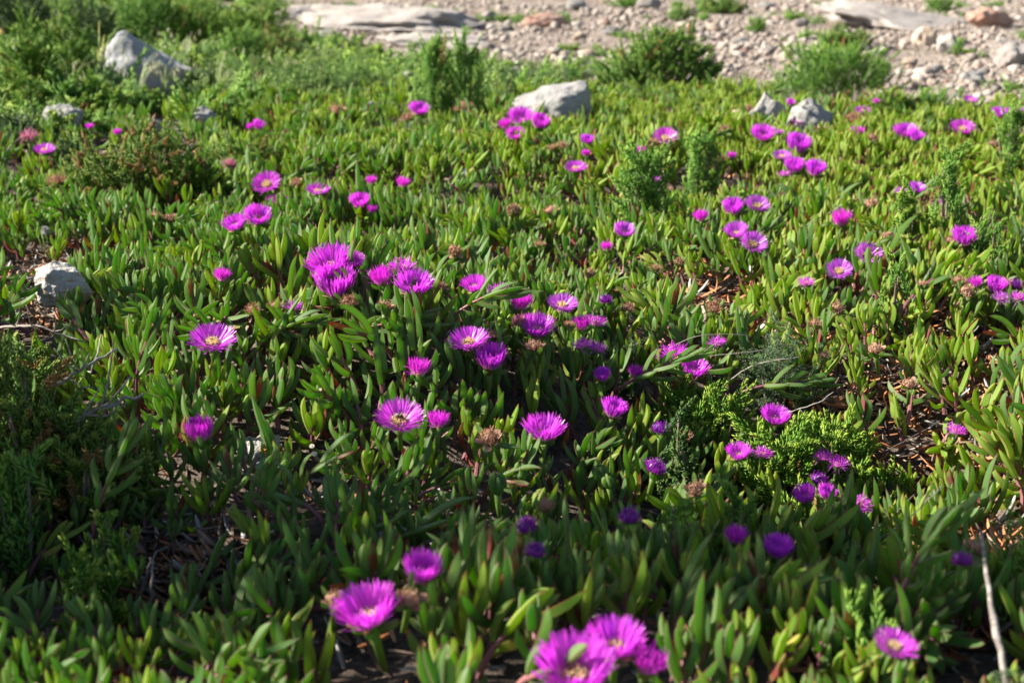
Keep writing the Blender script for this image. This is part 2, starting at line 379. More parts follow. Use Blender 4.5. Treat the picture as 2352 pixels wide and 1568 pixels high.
def shoot_geo(r, H=0.05, pairs=4, L=0.054, w=0.0098, lean=0.0, stem_r=0.0034, spread=(58, 14)):
    """stem path along +Z with opposite pairs of leaves; returns foliage MB, stem MB"""
    fo, st = MB(), MB()
    s = np.linspace(0, 1, 7)
    path = np.stack([H * (lean * s ** 1.5 + 0.06 * np.sin(s * 3 + r.random() * 6)), H * 0.06 * np.sin(s * 2.5 + r.random() * 6), H * s * (1 - 0.25 * lean * s)], 1)
    tube(st, path, np.linspace(stem_r, stem_r * 0.7, 7), 6, rnd=r.random())
    a0 = r.random() * PI
    for i in range(pairs):
        f = 0.35 + 0.65 * i / max(pairs - 1, 1)
        p = np.array([np.interp(f, s, path[:, k]) for k in range(3)])
        T = norm(np.array([np.interp(min(f + .05, 1), s, path[:, k]) - np.interp(f - .05, s, path[:, k]) for k in range(3)]))
        x, y, _ = frame(T, (0.3, 0.9, 0.2))
        a = a0 + i * PI / 2 + r.normal(0, 0.18)
        op = math.radians(spread[0] + (spread[1] - spread[0]) * i / max(pairs - 1, 1) + r.normal(0, 8) + (30 if i == 0 and r.random() < .3 else 0))
        Li = L * (0.95 + 0.1 * r.normal()) * (0.62 if i == pairs - 1 else 1.0) * (0.85 + 0.15 * (i > 0))
        for q in (0, PI):
            if i == 0 and r.random() < 0.25: continue
            rn = 0.97 if i == 0 and r.random() < 0.16 else r.random() * 0.965
            out = math.cos(a + q) * x + math.sin(a + q) * y
            d = math.cos(op) * T + math.sin(op) * out
            inn = -math.cos(op) * out + math.sin(op) * T
            put_leaf(fo, p + out * stem_r * 0.6, d, inn, Li * float(np.clip(1 + 0.17 * r.normal(), .55, 1.3)), w * (0.70 + 0.28 * r.random()), op * 0.75 + r.normal(0.06, 0.24), rn)
    return fo, st
def join_mb(a, b):
    m = MB()
    for src, mi in ((a, 0), (b, 1)):
        V = np.concatenate(src.V); n0 = m.n
        m.add(V, np.zeros((0, 4), int), mi, **{k: np.concatenate(v) for k, v in src.A.items()})
        m.F.pop(); m.M.pop()
        for f in src.F: m.F.append(f + n0); m.M.append(np.full(len(f), mi, int))
    return m

shoot_kinds = []          # (foliage mesh, stem mesh, joined mesh, sunny?)
for sunny in (0, 1):
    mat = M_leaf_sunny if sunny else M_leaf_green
    for i in range(9):
        r = np.random.default_rng(100 + i + 50 * sunny)
        cfg = [dict(), dict(H=0.06, pairs=5), dict(H=0.04, pairs=3, L=0.058, spread=(40, 10)), dict(L=0.044, w=0.0092, pairs=4), dict(H=0.07, pairs=5, L=0.052, lean=0.6),
               dict(L=0.062, w=0.0112, pairs=3, spread=(44, 12)), dict(H=0.05, pairs=4, L=0.042, w=0.0095), dict(H=0.055, pairs=4, L=0.054, spread=(70, 18)), dict(H=0.045, pairs=3, L=0.056, w=0.0104, spread=(38, 8))][i]
        fo, st = shoot_geo(r, **cfg)
        shoot_kinds.append((fo.mesh('shoot_foliage', mat, sharp=32), st.mesh('shoot_stem', M_stem), join_mb(fo, st).mesh('shoot', [mat, M_stem], sharp=32), sunny))
for i in range(3):
    r = np.random.default_rng(700 + i)
    fo, st = shoot_geo(r, H=0.075, pairs=4, L=0.056, w=0.0100, lean=1.1, stem_r=0.0038, spread=(50, 16))
    shoot_kinds.append((fo.mesh('shoot_foliage', M_leaf_green, sharp=32), st.mesh('shoot_stem', M_stem), join_mb(fo, st).mesh('shoot', [M_leaf_green, M_stem], sharp=32), 0))
long_kinds = []
for i in range(3):
    r = np.random.default_rng(300 + i)
    fo, st = shoot_geo(r, H=0.17, pairs=7, L=0.066, w=0.0115, lean=0.25, stem_r=0.0038, spread=(45, 12))
    long_kinds.append((fo.mesh('long_shoot_foliage', M_leaf_green, sharp=32), st.mesh('long_shoot_stem', M_stem)))

# ------------------------------------------------------------------ flowers
def ribbon_set(mb, base, az, pol, k, L, w, twist, rnd, nseg=7, lat=0.0, mi=0, wprof=None):
    """petals: thin strips starting at base (n,3), leaving at polar angle pol, bending by k over their length"""
    n = len(az); s = np.linspace(0, 1, nseg)
    if wprof is None: wprof = np.interp(s, [0, 0.2, 0.7, 0.92, 1], [0.55, 0.8, 1.0, 0.8, 0.3])
    P = np.zeros((n, nseg, 3)); cur = base.copy()
    for i in range(nseg):
        P[:, i] = cur
        th = pol + k * s[i]; a = az + lat * s[i] ** 1.5
        d = np.stack([np.sin(th) * np.cos(a), np.sin(th) * np.sin(a), np.cos(th)], 1)
        cur = cur + d * (L / (nseg - 1))[:, None]
    tang = np.stack([-np.sin(az + twist), np.cos(az + twist), np.sin(twist) * 0.8], 1); tang = norm(tang)
    side = tang[:, None] * (w[:, None] * wprof[None] / 2)[..., None]
    V = np.stack([P - side, P + side], 2)                       # n, nseg, 2, 3
    i = np.arange(nseg - 1) * 2
    TF = np.stack([i, i + 1, i + 3, i + 2], 1)
    F = (TF[None] + (np.arange(n) * nseg * 2)[:, None, None]).reshape(-1, 4)
    mb.add(V.reshape(-1, 3), F, mi, t=np.tile(np.repeat(s, 2), n), rnd=np.repeat(rnd, nseg * 2))
STALK = 0.07
def calyx(r, open_deg, brown=False):
    g, m, k = MB(), MB(), MB()
    n = 10; prof = [(0.0042, 0.0), (0.0055, STALK * 0.55), (0.0075, STALK * 0.75), (0.0115, STALK * 0.92), (0.0125, STALK)]
    tube(k, [(0, 0, z) for _, z in prof[:3]], [q for q, _ in prof[:3]], n, rnd=r.random())
    tube(g, [(0, 0, z) for _, z in prof[2:]], [q for q, _ in prof[2:]], n, rnd=r.random(), edge=0.0)
    a0 = r.random() * 6
    for i in range(5):
        a = a0 + i * 2 * PI / 5 + r.normal(0, 0.12)
        out = np.array([math.cos(a), math.sin(a), 0]); up = np.array([0, 0, 1.])
        op = math.radians(open_deg + r.normal(0, 8)); d = math.cos(op) * up + math.sin(op) * out
        L = (0.034, 0.016, 0.028, 0.015, 0.018)[i] * (1.3 if brown else 1.0)
        put_leaf(g, out * 0.0085 + up * (STALK * 0.90), d, -math.cos(op) * out + math.sin(op) * up, L, 0.0105, 0.15 + 0.25 * r.random(), r.random() * 0.8, 0, 6)
        if i in (1, 3, 4):
            q = np.array([a]); 
            ribbon_set(m, (out * 0.011 + up * STALK * 0.97)[None], q, np.array([op * 0.85]), np.array([0.3]), np.array([0.017]), np.array([0.013]), np.array([0.1]), np.array([r.random()]), 5, mi=0, wprof=np.array([0.8, 1, 1, 0.8, 0.5]))
    return g, m, k
FIL_V = np.array([(-.5, -.5, 0), (.5, -.5, 0), (.5, .5, 0), (-.5, .5, 0), (-.35, -.35, .8), (.35, -.35, .8), (.35, .35, .8), (-.35, .35, .8), (-1, -1, .86), (1, -1, .86), (1, 1, .86), (-1, 1, .86)])
FIL_F = [[i + a, i + (a + 1) % 4, i + 4 + (a + 1) % 4, i + 4 + a] for i in (0, 4) for a in range(4)]
FIL_TOP = [[8, 9, 10, 11]]
def stamens(r, n=230, rad=0.0125, L=0.0118):
    m = MB()
    tube(m, [(0, 0, STALK - 0.001), (0, 0, STALK + 0.002), (0, 0, STALK + 0.0035)], [rad * 0.95, rad * 0.75, rad * 0.3], 14, rnd=0.5)
    q = np.sqrt(0.10 + 0.90 * r.random(n)) * rad; a = r.random(n) * 2 * PI
    pos = np.stack([q * np.cos(a), q * np.sin(a), np.full(n, STALK)], 1)
    inw = r.normal(-0.15, 0.28, n)
    D = norm(np.stack([np.cos(a) * inw, np.sin(a) * inw, np.ones(n)], 1) + r.normal(0, 0.14, (n, 3)))
    X, Y, Z = frames(D)
    sc = np.stack([np.full(n, 0.0007), np.full(n, 0.0007), L * (0.7 + 0.5 * r.random(n)) * (0.75 + 0.5 * q / rad)], 1)
    scatter(m, FIL_V, FIL_F + FIL_TOP, pos, X, Y, Z, sc, tattr={'t': np.clip(FIL_V[:, 2], 0, 1)}, rnd=r.random(n))
    return m
def flower_kind(seed, kind):
    r = np.random.default_rng(seed); pt = MB()
    #            whorls: (count, polar deg at base, bend deg, length, radius, noise)
    W = {'open': [(74, 63, -8, .040, .0130, 5), (74, 55, -2, .039, .0127, 6), (58, 47, 4, .034, .0125, 7)],
         'flat': [(74, 67, -6, .040, .0125, 4), (74, 58, 0, .040, .012, 5), (60, 48, 10, .035, .0115, 7)],
         'bowl': [(74, 46, -14, .041, .0125, 5), (70, 37, -8, .040, .012, 6), (60, 29, 0, .035, .0115, 6)],
         'cup': [(74, 36, -22, .041, .013, 5), (68, 28, -16, .040, .012, 6), (56, 20, -8, .035, .011, 6)],
         'shag': [(80, 27, -24, .040, .0120, 7), (70, 15, 8, .039, .0110, 14), (60, 8, 18, .036, .009, 18)],
         'star': [(34, 66, 8, .034, .011, 14), (40, 44, 10, .034, .010, 18), (44, 24, 10, .030, .008, 18)],
         'globe': [(80, 40, -62, .041, .012, 4), (66, 30, -46, .041, .011, 6), (50, 16, -26, .036, .009, 8)],
         'wilt': [(80, 62, -150, .024, .0115, 12), (70, 44, -170, .026, .0105, 25), (70, 25, -110, .024, .008, 35)],
         'pinkdry': [(60, 66, 60, .022, .011, 30), (50, 40, 120, .026, .010, 40), (60, 30, -140, .026, .009, 50)],
         'dead': [(70, 70, -150, .017, .0115, 20), (80, 45, -170, .016, .009, 30), (60, 30, 150, .014, .006, 40)]}[kind]
    messy = kind in ('shag', 'star', 'wilt', 'pinkdry', 'dead')
    for n, pol, bend, L, r0, nz in W:
        n = int(n * 1.15)
        if kind == 'dead': L *= r.uniform(.7, 1.6); bend *= r.uniform(.3, 1.1); pol *= r.uniform(.5, 1.1)
        az = (np.arange(n) + r.normal(0, 0.35, n)) * 2 * PI / n + r.random()
        p = np.radians(pol + r.normal(0, nz, n)); kk = np.radians(bend + r.normal(0, nz * (2 if messy else 1), n))
        base = np.stack([r0 * np.cos(az), r0 * np.sin(az), np.full(n, STALK - 0.001) + r.normal(0, 0.0006, n)], 1)
        Ls = L * (1 + r.normal(0, 0.06 if not messy else 0.13, n))
        ribbon_set(pt, base, az, p, kk, Ls, np.full(n, 0.0021 if not messy else 0.0017) * (0.8 + 0.4 * r.random(n)), r.normal(0, 0.22 if not messy else 0.7, n), r.random(n), 8, r.normal(0, 0.05 if not messy else 0.45, n) if messy else r.normal(0, 0.06, n))
    mat = {'shag': M_petal_stripe, 'cup': M_petal, 'wilt': M_petal_wilt, 'pinkdry': M_petal_pinkdry, 'dead': M_dry, 'globe': M_petal_stripe}.get(kind, M_petal)
    V = np.concatenate(pt.V)
    D = 2 * np.percentile(np.hypot(V[:, 0], V[:, 1]), 98)
    sc_d = 0.75 + 0.6 * r.random()
    g, m, k = calyx(r, r.uniform(35, 85) if kind == 'dead' else {'open': 78, 'flat': 84, 'bowl': 68, 'cup': 62, 'shag': 60, 'star': 68, 'globe': 56, 'wilt': 62, 'pinkdry': 62, 'dead': 64}[kind], kind in ('wilt', 'dead'))
    st = stamens(r, *((230, 0.0125) if kind in ('open', 'flat') else (170, 0.0100))) if kind in ('open', 'flat', 'bowl', 'star', 'cup') else (stamens(r, 60, 0.007, 0.006) if kind in ('wilt', 'dead') else None)
    nm = 'dried_petals' if kind == 'dead' else 'petals'
    return dict(D=D, top=np.percentile(V[:, 2], 90), petals=pt.mesh(nm, mat), calyx=g.mesh('calyx', M_leaf_green, sharp=40), stalk=k.mesh('stalk', M_stalk), rim=m.mesh('papery_sepals', M_membrane), stamens=st.mesh('stamens', M_dry if kind in ('dead', 'wilt') else M_stamen) if st else None, mat=mat)
KINDS = {}
for kd, n in (('open', 4), ('flat', 2), ('bowl', 4), ('cup', 4), ('shag', 4), ('star', 2), ('globe', 1), ('wilt', 3), ('pinkdry', 2), ('dead', 5)):
    KINDS[kd] = [flower_kind(1000 + 17 * i + sum(map(ord, kd)), kd) for i in range(n)]
petals_pale = {}
for kd in ('open', 'bowl', 'flat', 'cup', 'star'):
    petals_pale[kd] = []
    for k in KINDS[kd]:
        me = k['petals'].copy(); me.materials.clear(); me.materials.append(M_petal_pale); petals_pale[kd].append(me)


# u, v: where its blossom stands in the 2352 px wide photograph; w: its width there; kind; tilt towards the camera and to the right; label
FLOWERS = [
 (962,252,50,'bowl',15,8,'magenta bowl flower alone before the two spiky green bushes'),
 (1195,271,62,'bowl',22,0,'bright open flower topping the cluster left of the big white rock'),
 (1240,281,48,'cup',15,15,'dark-hearted cup flower nearest the big white rock'),
 (1183,309,46,'bowl',20,-5,'lower flower of the cluster left of the big white rock'),
 (1160,286,34,'shag',5,-15,'half hidden flower at the left of the cluster by the white rock'),
 (594,288,30,'cup',10,20,'small cup flower beside the low green shrub right of the orange-tipped shrub'),
 (575,291,16,'shag',5,-10,'tiny blossom peeking left of the small cup flower by the low shrub'),
 (206,291,14,'shag',5,0,'tiny purple blossom peeking above the left shrub below the pale boulder'),
 (270,304,20,'shag',5,0,'small purple blossom showing through the orange-tipped shrub'),
 (102,344,54,'flat',8,5,'violet open flower under the pink drying flower at the left edge'),
 (612,421,70,'open',24,-8,'round open flower with yellow heart above the pair of pink cups'),
 (730,437,60,'flat',6,3,'shallow wide flower alone among upright green leaves'),
 (853,415,28,'shag',0,0,'slim magenta tuft, the left one of two closing flowers'),
 (926,421,36,'shag',0,5,'frayed magenta tuft, the right one of two closing flowers'),
 (640,464,60,'flat',8,8,'flower half covered by leaves under the round yellow-hearted flower','hid'),
 (827,464,50,'cup',14,-4,'magenta cup flower with a pale smaller blossom at its lower right'),
 (853,481,28,'shag',0,15,'pale small blossom at the lower right of the magenta cup'),
 (592,498,70,'bowl',20,6,'bright cup flower, the right one of a touching pair'),
 (539,515,62,'bowl',12,-14,'darker cup flower, the left one of a touching pair'),
 (1322,385,56,'flat',10,0,'flat violet flower in the shade under the overhanging leaves'),
 (1348,322,34,'cup',10,10,'small pink cup above the flat violet flower'),
 (1346,352,18,'shag',0,0,'thin magenta sliver between the small pink cup and the flat violet flower'),
 (1527,315,60,'open',22,-5,'yellow-hearted open flower standing alone beside the fine green shrub'),
 (1471,346,26,'shag',5,0,'deep magenta tuft left of the lone yellow-hearted flower'),
 (1471,407,26,'star',5,0,'pale lilac blossom inside the fine green shrub','pale'),
 (1505,411,20,'star',5,0,'tiny pale blossom at the right in the fine green shrub','pale'),
 (1433,531,54,'bowl',14,10,'pale lit cup flower behind dark leaning leaves','pale'),
 (1393,567,26,'shag',0,0,'magenta tuft low beside the pale lit cup flower'),
 (1609,497,38,'shag',5,-6,'frayed magenta tuft alone left of a pair of violet cups'),
 (1684,476,54,'cup',10,-12,'violet cup flower behind a yellow-green sprig'),
 (1740,470,62,'open',14,6,'open pale-rimmed flower touching the violet cup with the sprig','pale'),
 (1691,532,58,'bowl',16,-10,'pale pink cup with a withered flower at its left','pale'),
 (1730,558,70,'open',22,10,'wide lilac flower overlapping the pale pink cup','pale'),
 (1752,309,60,'bowl',16,0,'open flower under the pair of pale rocks, left of a large cup'),
 (1833,332,62,'cup',12,10,'large cup flower right of the open flower under the pale rocks'),
 (1796,358,48,'flat',10,0,'pale flower in the middle of the cluster under the rocks','pale'),
 (1824,382,50,'cup',10,-4,'shaded purple cup, left one of the two lowest in the rock cluster'),
 (1873,388,50,'cup',10,6,'shaded purple cup, right one of the two lowest in the rock cluster'),
 (1801,399,24,'star',0,0,'pink tuft just under the two shaded purple cups'),
 (1681,358,22,'shag',0,5,'slim pink tuft left of the flower cluster under the rocks'),
 (1834,278,32,'flat',10,0,'small flower in front of the right pale rock'),
 (1816,236,22,'cup',10,15,'small pink blossom in the gap between the two pale rocks'),
 (1790,303,24,'star',0,0,'half open blossom between the cluster and the pale rocks'),
 (1981,254,38,'flat',10,0,'small violet flower right of the pale rocks'),
 (2013,233,16,'shag',0,0,'tiny pink blossom above the small violet flower'),
 (2229,229,34,'flat',10,0,'highest small flower at the edge of the gravel'),
 (1969,305,36,'shag',5,0,'deep magenta closing flower left of withered heads'),
 (2079,303,60,'bowl',8,0,'wide pink cup, left one of an overlapping pair'),
 (2104,313,38,'cup',8,10,'smaller pink cup, right one of an overlapping pair'),
 (2211,294,60,'open',14,0,'open flower with yellow heart over a yellowish shoot near the gravel'),
 (2294,260,40,'bowl',8,0,'deep magenta cup near the gravel at the right edge'),
 (2323,257,40,'flat',10,0,'violet flower right of the deep magenta cup by the gravel'),
 (2346,253,26,'star',5,0,'pale blossom cut by the right edge by the gravel','pale'),
 (2105,433,42,'bowl',10,10,'pale blossom behind the yellow-tipped sprigs','pale'),
 (2068,437,28,'star',5,-10,'faint lilac blossom left of the pale one behind yellow-tipped sprigs','pale'),
 (2168,463,26,'star',0,0,'pink tuft under the tall feathery sprigs'),
 (1932,503,52,'shag',8,0,'tall magenta brush flower standing alone above the open pair'),
 (2214,546,62,'cup',6,0,'tall magenta cup flower alone near the right edge'),
 (1994,584,70,'open',24,5,'wide bright flower with yellow heart right of a violet one','pale'),
 (1927,620,64,'open',22,-10,'violet open flower left below the wide bright one','pale'),
 (1851,647,44,'star',8,-5,'ragged magenta tuft left of the violet open flower'),
 (2288,656,52,'cup',8,5,'magenta cup at the right edge between withered heads'),
 (2242,649,32,'shag',5,-10,'pale tuft left of the magenta cup at the right edge'),
 (2300,683,40,'star',25,10,'hanging pale petals below the magenta cup at the right edge','pale'),
 (2340,682,24,'star',10,10,'lilac blossom cut by the right edge below a withered head'),
 (2197,987,48,'star',5,10,'ragged magenta flower among rusty litter at the right'),
 (1780,958,72,'bowl',8,5,'lit magenta cup with a grey twig across it'),
 (757,607,112,'bowl',16,-12,'large lilac-edged flower at the back left of the three big ones','f'),
 (810,600,62,'bowl',14,10,'flower at the back right of the three big ones','f'),
 (770,650,102,'cup',10,0,'large cup flower in front of the three big ones','f'),
 (875,636,60,'shag',8,-10,'frayed flower with long sepal, left of the double-flowered head','f'),
 (925,612,84,'star',2,4,'frayed bright flower at the back of the middle trio','f'),
 (951,656,94,'bowl',10,3,'wide cup showing white stamens at the front of the middle trio','f'),
 (510,633,36,'shag',0,10,'lone ragged magenta tuft among pointed leaves','f'),
 (676,703,52,'star',0,8,'star-like half open magenta tuft beside withered heads','f'),
 (1088,655,62,'bowl',10,-10,'flower hidden behind a leaning leafy shoot','f'),
 (1145,668,64,'star',5,0,'frayed magenta flower right of the leaning leafy shoot','f'),
 (1195,694,60,'shag',5,10,'frayed violet flower above the pink drying one','f'),
 (1292,698,76,'flat',10,5,'shallow open lilac flower on a thin stalk','pale','f'),
 (1390,686,32,'wilt',10,0,'small dark violet tuft in the shade before the bare gap','f'),
 (1235,753,86,'bowl',10,5,'open cup flower above a withered brown head','f'),
 (1336,743,50,'shag',5,-5,'deep magenta tuft left of a pale frayed flower','f'),
 (1369,738,58,'star',8,8,'pale frayed flower right of the deep magenta tuft','f'),
 (1076,782,100,'open',2,-6,'large open flower with yellow stamens overlapping a violet cup','f'),
 (1127,823,80,'cup',6,6,'violet cup overlapped by the large open flower','f'),
 (488,781,114,'open',8,4,'wide flat flower with round yellow heart, alone at the left','f'),
 (963,845,60,'shag',-4,5,'frayed tall flower with pink-striped base and green sepals','f'),
 (1335,790,42,'star',5,-10,'half hidden flower left of a star-like one by the wispy twigs','f'),
 (1371,798,52,'star',8,8,'star-like flower with pointed petals by the wispy twigs','f'),
 (1384,862,40,'cup',8,-6,'blossom seen between dark leaves below the star-like flower','f'),
 (1460,855,40,'shag',5,12,'pink blossom right of a dark leaning shoot','f'),
 (1546,808,84,'star',5,-6,'flower seen through fine dry twigs','f'),
 (1592,848,76,'bowl',8,6,'bright magenta cup under curved grey twigs','f'),
 (1648,784,30,'star',5,0,'small violet blossom behind the curved grey twigs','f'),
 (1410,939,62,'cup',4,14,'pink-striped cup partly behind a dark leaf','f'),
 (918,960,118,'open',10,2,'large open flower with an insect on its yellow heart','f'),
 (1007,966,56,'shag',-2,4,'tall closed brush flower right of the one with the insect','f'),
 (1249,988,102,'bowl',2,2,'lone wide cup flower with white stamens above green buds','f'),
 (458,988,66,'globe',6,-4,'violet globe-shaped flower in the shade at the left','f'),
 (1517,982,42,'wilt',6,0,'wilting violet flower with one pointed tuft, beside a brown head','f'),
 (1508,1072,52,'wilt',6,12,'wilting violet flower with curled petals in the dark shade','f'),
 (1696,1040,64,'bowl',4,-4,'purple cup with yellow heart, left one of a shaded pair','f'),
 (1752,1040,50,'star',4,6,'curly magenta flower, right one of a shaded pair','f'),
 (1882,1100,42,'wilt',20,0,'wilted violet head with green sepals above a purple cup','f'),
 (1848,1137,56,'cup',10,-14,'purple cup flower left below the wilted violet head','f'),
 (1898,1131,38,'cup',6,14,'small pink cup right under the wilted violet head','f'),
 (1977,1155,62,'star',14,10,'ragged purple flower right of a dried head in the shade','f'),
 (1926,1062,36,'star',6,8,'small violet star by the yellow-green succulent sprigs','f'),
 (1889,1046,32,'star',6,-8,'small lilac blossom in the yellow-green succulent sprigs','f'),
 (1690,1230,48,'shag',6,0,'violet tuft in deep shade left of a purple globe cup','f'),
 (1787,1259,76,'cup',2,4,'purple brush cup standing in shade behind tall sunlit leaves','f'),
 (2210,1284,48,'wilt',4,4,'dark violet tuft under a brown head left of the stick','f'),
 (970,1308,96,'cup',8,6,'bright blurred cup flower above the largest left flower','f'),
 (843,1403,162,'bowl',2,-12,'large bright flower low at the left of the front row','f'),
 (1411,1475,146,'bowl',3,0,'wide magenta flower behind the lowest big flower','f'),
 (1320,1538,192,'bowl',8,-2,'lowest and biggest flower, cut by the bottom edge','f'),
 (1492,1520,88,'shag',8,16,'frayed flower right of the two biggest front flowers','f'),
 (2055,1480,86,'flat',6,10,'bright pink flower sunk among leaves by the dry twigs','f'),
 (1210,1206,50,'wilt',26,-4,'wilting violet head with papery orange sepals, upper of two','f'),
 (1230,1263,48,'wilt',30,2,'wilting head with dried brown centre, lower of two','f'),
 (1445,1184,50,'wilt',20,2,'wilting violet head alone in the dark leaves','f'),
 (69,310,52,'pinkdry',8,5,'pink drying flower on green sepals at the left edge'),
 (528,373,38,'pinkdry',8,0,'pink drying flower above the pair of cups'),
 (1192,733,40,'pinkdry',10,-10,'pink curled drying flower between the frayed and the open cup','f'),
 (2330,652,34,'wilt',10,0,'withering violet head at the right edge'),
]
DEAD = [(800,692),(632,703),(580,709),(885,701),(1012,656),(1125,1004,56,28),(1255,1158,46,16),(1135,768,40,10),(1225,793,42,10),(1308,744),(1571,1001,42,24),(1597,1121,42,30),(944,1372,60,20),(768,1374,48,10),
 (1442,706),(1266,482),(1925,708),(1871,741),(1894,815),(2205,645,40,14),(2222,668,36,20),(2308,650),(2000,466),(2040,541),(2006,316),(130,412,52,24),(360,495),(390,500),(680,419),(1660,295),(1068,243),(1052,250),(775,252),(938,268),
 (1270,338),(1290,333),(1720,250),(2186,552),(2277,991,46,24),(1960,270),(2090,315),(1053,310),(1354,625),(1500,330),(1580,870,44,14),(1560,600),(2090,880),
 (1948,1142,40,20),(1770,1238,30,10),(2240,1255,44,20),(1655,365),(1640,705),(1240,560),(2010,800),(1890,300),(2280,330),(1505,615),(1045,575),(1180,480),(2120,650)]
BUDS = [(1150,1112,34,'plump green bud beside a second smaller bud'),(1206,1086,26,'smaller dark green bud right of the plump one'),(1383,1086,30,'pointed green bud before the dark leaves on the right'),(1407,1106,22,'narrow shaded bud right of the pointed one'),
 (298,606,26,'yellow-green swollen bud in the shrub under the violet edge flower'),(948,900,18,'dark reddish bud under the frayed tall flower')]
# u, v of the foot; width and height in the photograph; material; depth ratio; label
ROCKS = [
 (338,200,186,100,M_rock_blue,0.7,'blue-grey boulder with a peaked left top among grass',3),
 (138,258,100,52,M_rock,0.8,'low pale boulder left of the orange-tipped shrub',5),
 (330,262,74,26,M_rock_pink,0.7,'pinkish flat rock behind the orange-tipped shrub',7),
 (462,250,66,36,M_rock,0.7,'small pale rock right behind the orange-tipped shrub',8),
 (936,172,44,34,M_rock_pink,0.7,'cleft pinkish rock at the far edge of the green',9),
 (849,238,36,38,M_rock,0.7,'small upright pale rock among soft herbs',10),
 (1284,275,190,100,M_rock,0.8,'big white rock with a rounded top before the bare ground',41),
 (1774,278,98,84,M_rock,0.8,'pale rock, the left one of the neighbouring pair',13),
 (1868,296,100,88,M_rock,0.8,'pale pitted rock with dark right flank, right one of the pair',14),
 (1704,262,74,36,M_rock_tan,0.8,'tan low rock left of the pale pair',15),
 (132,660,126,66,M_rock_lichen,0.9,'white rock with orange lichen blots at the left edge',16),
 (595,1035,110,62,M_rock_lichen2,1.2,'orange lichen rock lying under leaves beside the violet globe flower',18),
 (886,1232,110,52,M_rock_lichen2,1.2,'dim lichen rock between leaves in the shade',19),
 (1074,410,44,40,M_rock_blue,0.8,'bluish rock half hidden in the hollow',20),
 (1622,742,100,56,M_rock_tan,0.9,'grey-brown rock in the bare gap',21),
 (905,72,390,82,M_rock_pink,0.5,'broad pale slab of bedrock on the bare ground',22),
 (1010,104,220,34,M_rock_pink,0.5,'low ledge of bedrock in front of the broad slab',23),
 (2080,62,330,60,M_rock_pink,0.6,'sloping grey-pink slab of bedrock at the far right',24),
 (1255,62,110,26,M_rock_red,0.7,'reddish flat stone with a dark hollow beside it',25),
 (2130,104,58,40,M_rock_tan,0.8,'rounded tan stone, left one of two on the gravel slope',26),
 (2180,120,60,38,M_rock_pink,0.8,'angular pinkish stone, right one of two on the gravel slope',27),
 (2230,194,62,34,M_rock,0.8,'white stone with a dark shadow lying on the gravel',28),
 (2325,150,100,62,M_rock_pink,0.8,'large pale block at the right edge of the gravel',29),
 (2280,60,110,36,M_rock_red,0.7,'rusty brown outcrop at the far right',30),
 (1888,136,36,24,M_rock_tan,0.8,'small tan stone left of the round green bush',31),
 (2025,130,40,22,M_rock_pink,0.8,'pale stone under the shadow of the round green bush',32),
 (700,40,150,36,M_rock_pink,0.5,'pale slab end meeting the green slope',33),
]
STONES = [(1160,72,36),(1330,90,40),(1405,78,44),(1125,45,50),(1640,70,40),(1700,100,34),(1770,120,38),(1820,150,36),(1850,178,40),(1960,160,40),(2090,150,44),(2150,165,40),(2260,170,36),(2110,200,38),(2200,225,34),(2290,210,34),(1350,130,40),(1290,115,34),(1590,235,36),(1690,215,34),(1320,20,60),(1490,20,60),(1580,36,50),(1760,20,40),(1840,60,40),(1980,20,50),(760,92,60),(1240,160,34)]

# ------------------------------------------------------------------ shrubs
flower_marks = []
LEAF_V = np.array([(0, 0, 0), (0.5, 0.12, 0.45), (0, 0.42, 0.5), (-0.5, 0.12, 0.45), (0, -0.35, 0.5), (0, 0.15, 1.0)])
LEAF_F = [[0, 1, 2], [0, 2, 3], [0, 3, 4], [0, 4, 1], [5, 2, 1], [5, 3, 2], [5, 4, 3], [5, 1, 4]]
#        leaf length, width, sprig length, leaves per sprig, leaf angle, sprig uprightness, droop
SHRUB = {'succ': (0.0165, 0.0037, 0.055, 30, 36, 0.85), 'orange': (0.0135, 0.0036, 0.055, 34, 40, 0.8), 'needle': (0.021, 0.0032, 0.085, 38, 36, 1.3), 'dark': (0.013, 0.0036, 0.07, 44, 45, 0.8),
         'grey': (0.0075, 0.0013, 0.05, 54, 60, 0.5), 'far': (0.020, 0.0065, 0.085, 40, 42, 0.9), 'herb': (0.010, 0.004, 0.085, 24, 55, 1.5), 'spire': (0.020, 0.0038, 0.12, 56, 42, 2.4), 'sprig': (0.019, 0.0032, 0.10, 42, 36, 2.0)}
SHRUB_MAT = {'succ': M_f_succ, 'orange': M_f_orange, 'needle': M_f_needle, 'dark': M_f_dark, 'grey': M_f_grey, 'far': M_f_far, 'herb': M_f_herb, 'spire': M_f_needle, 'sprig': M_f_needle}
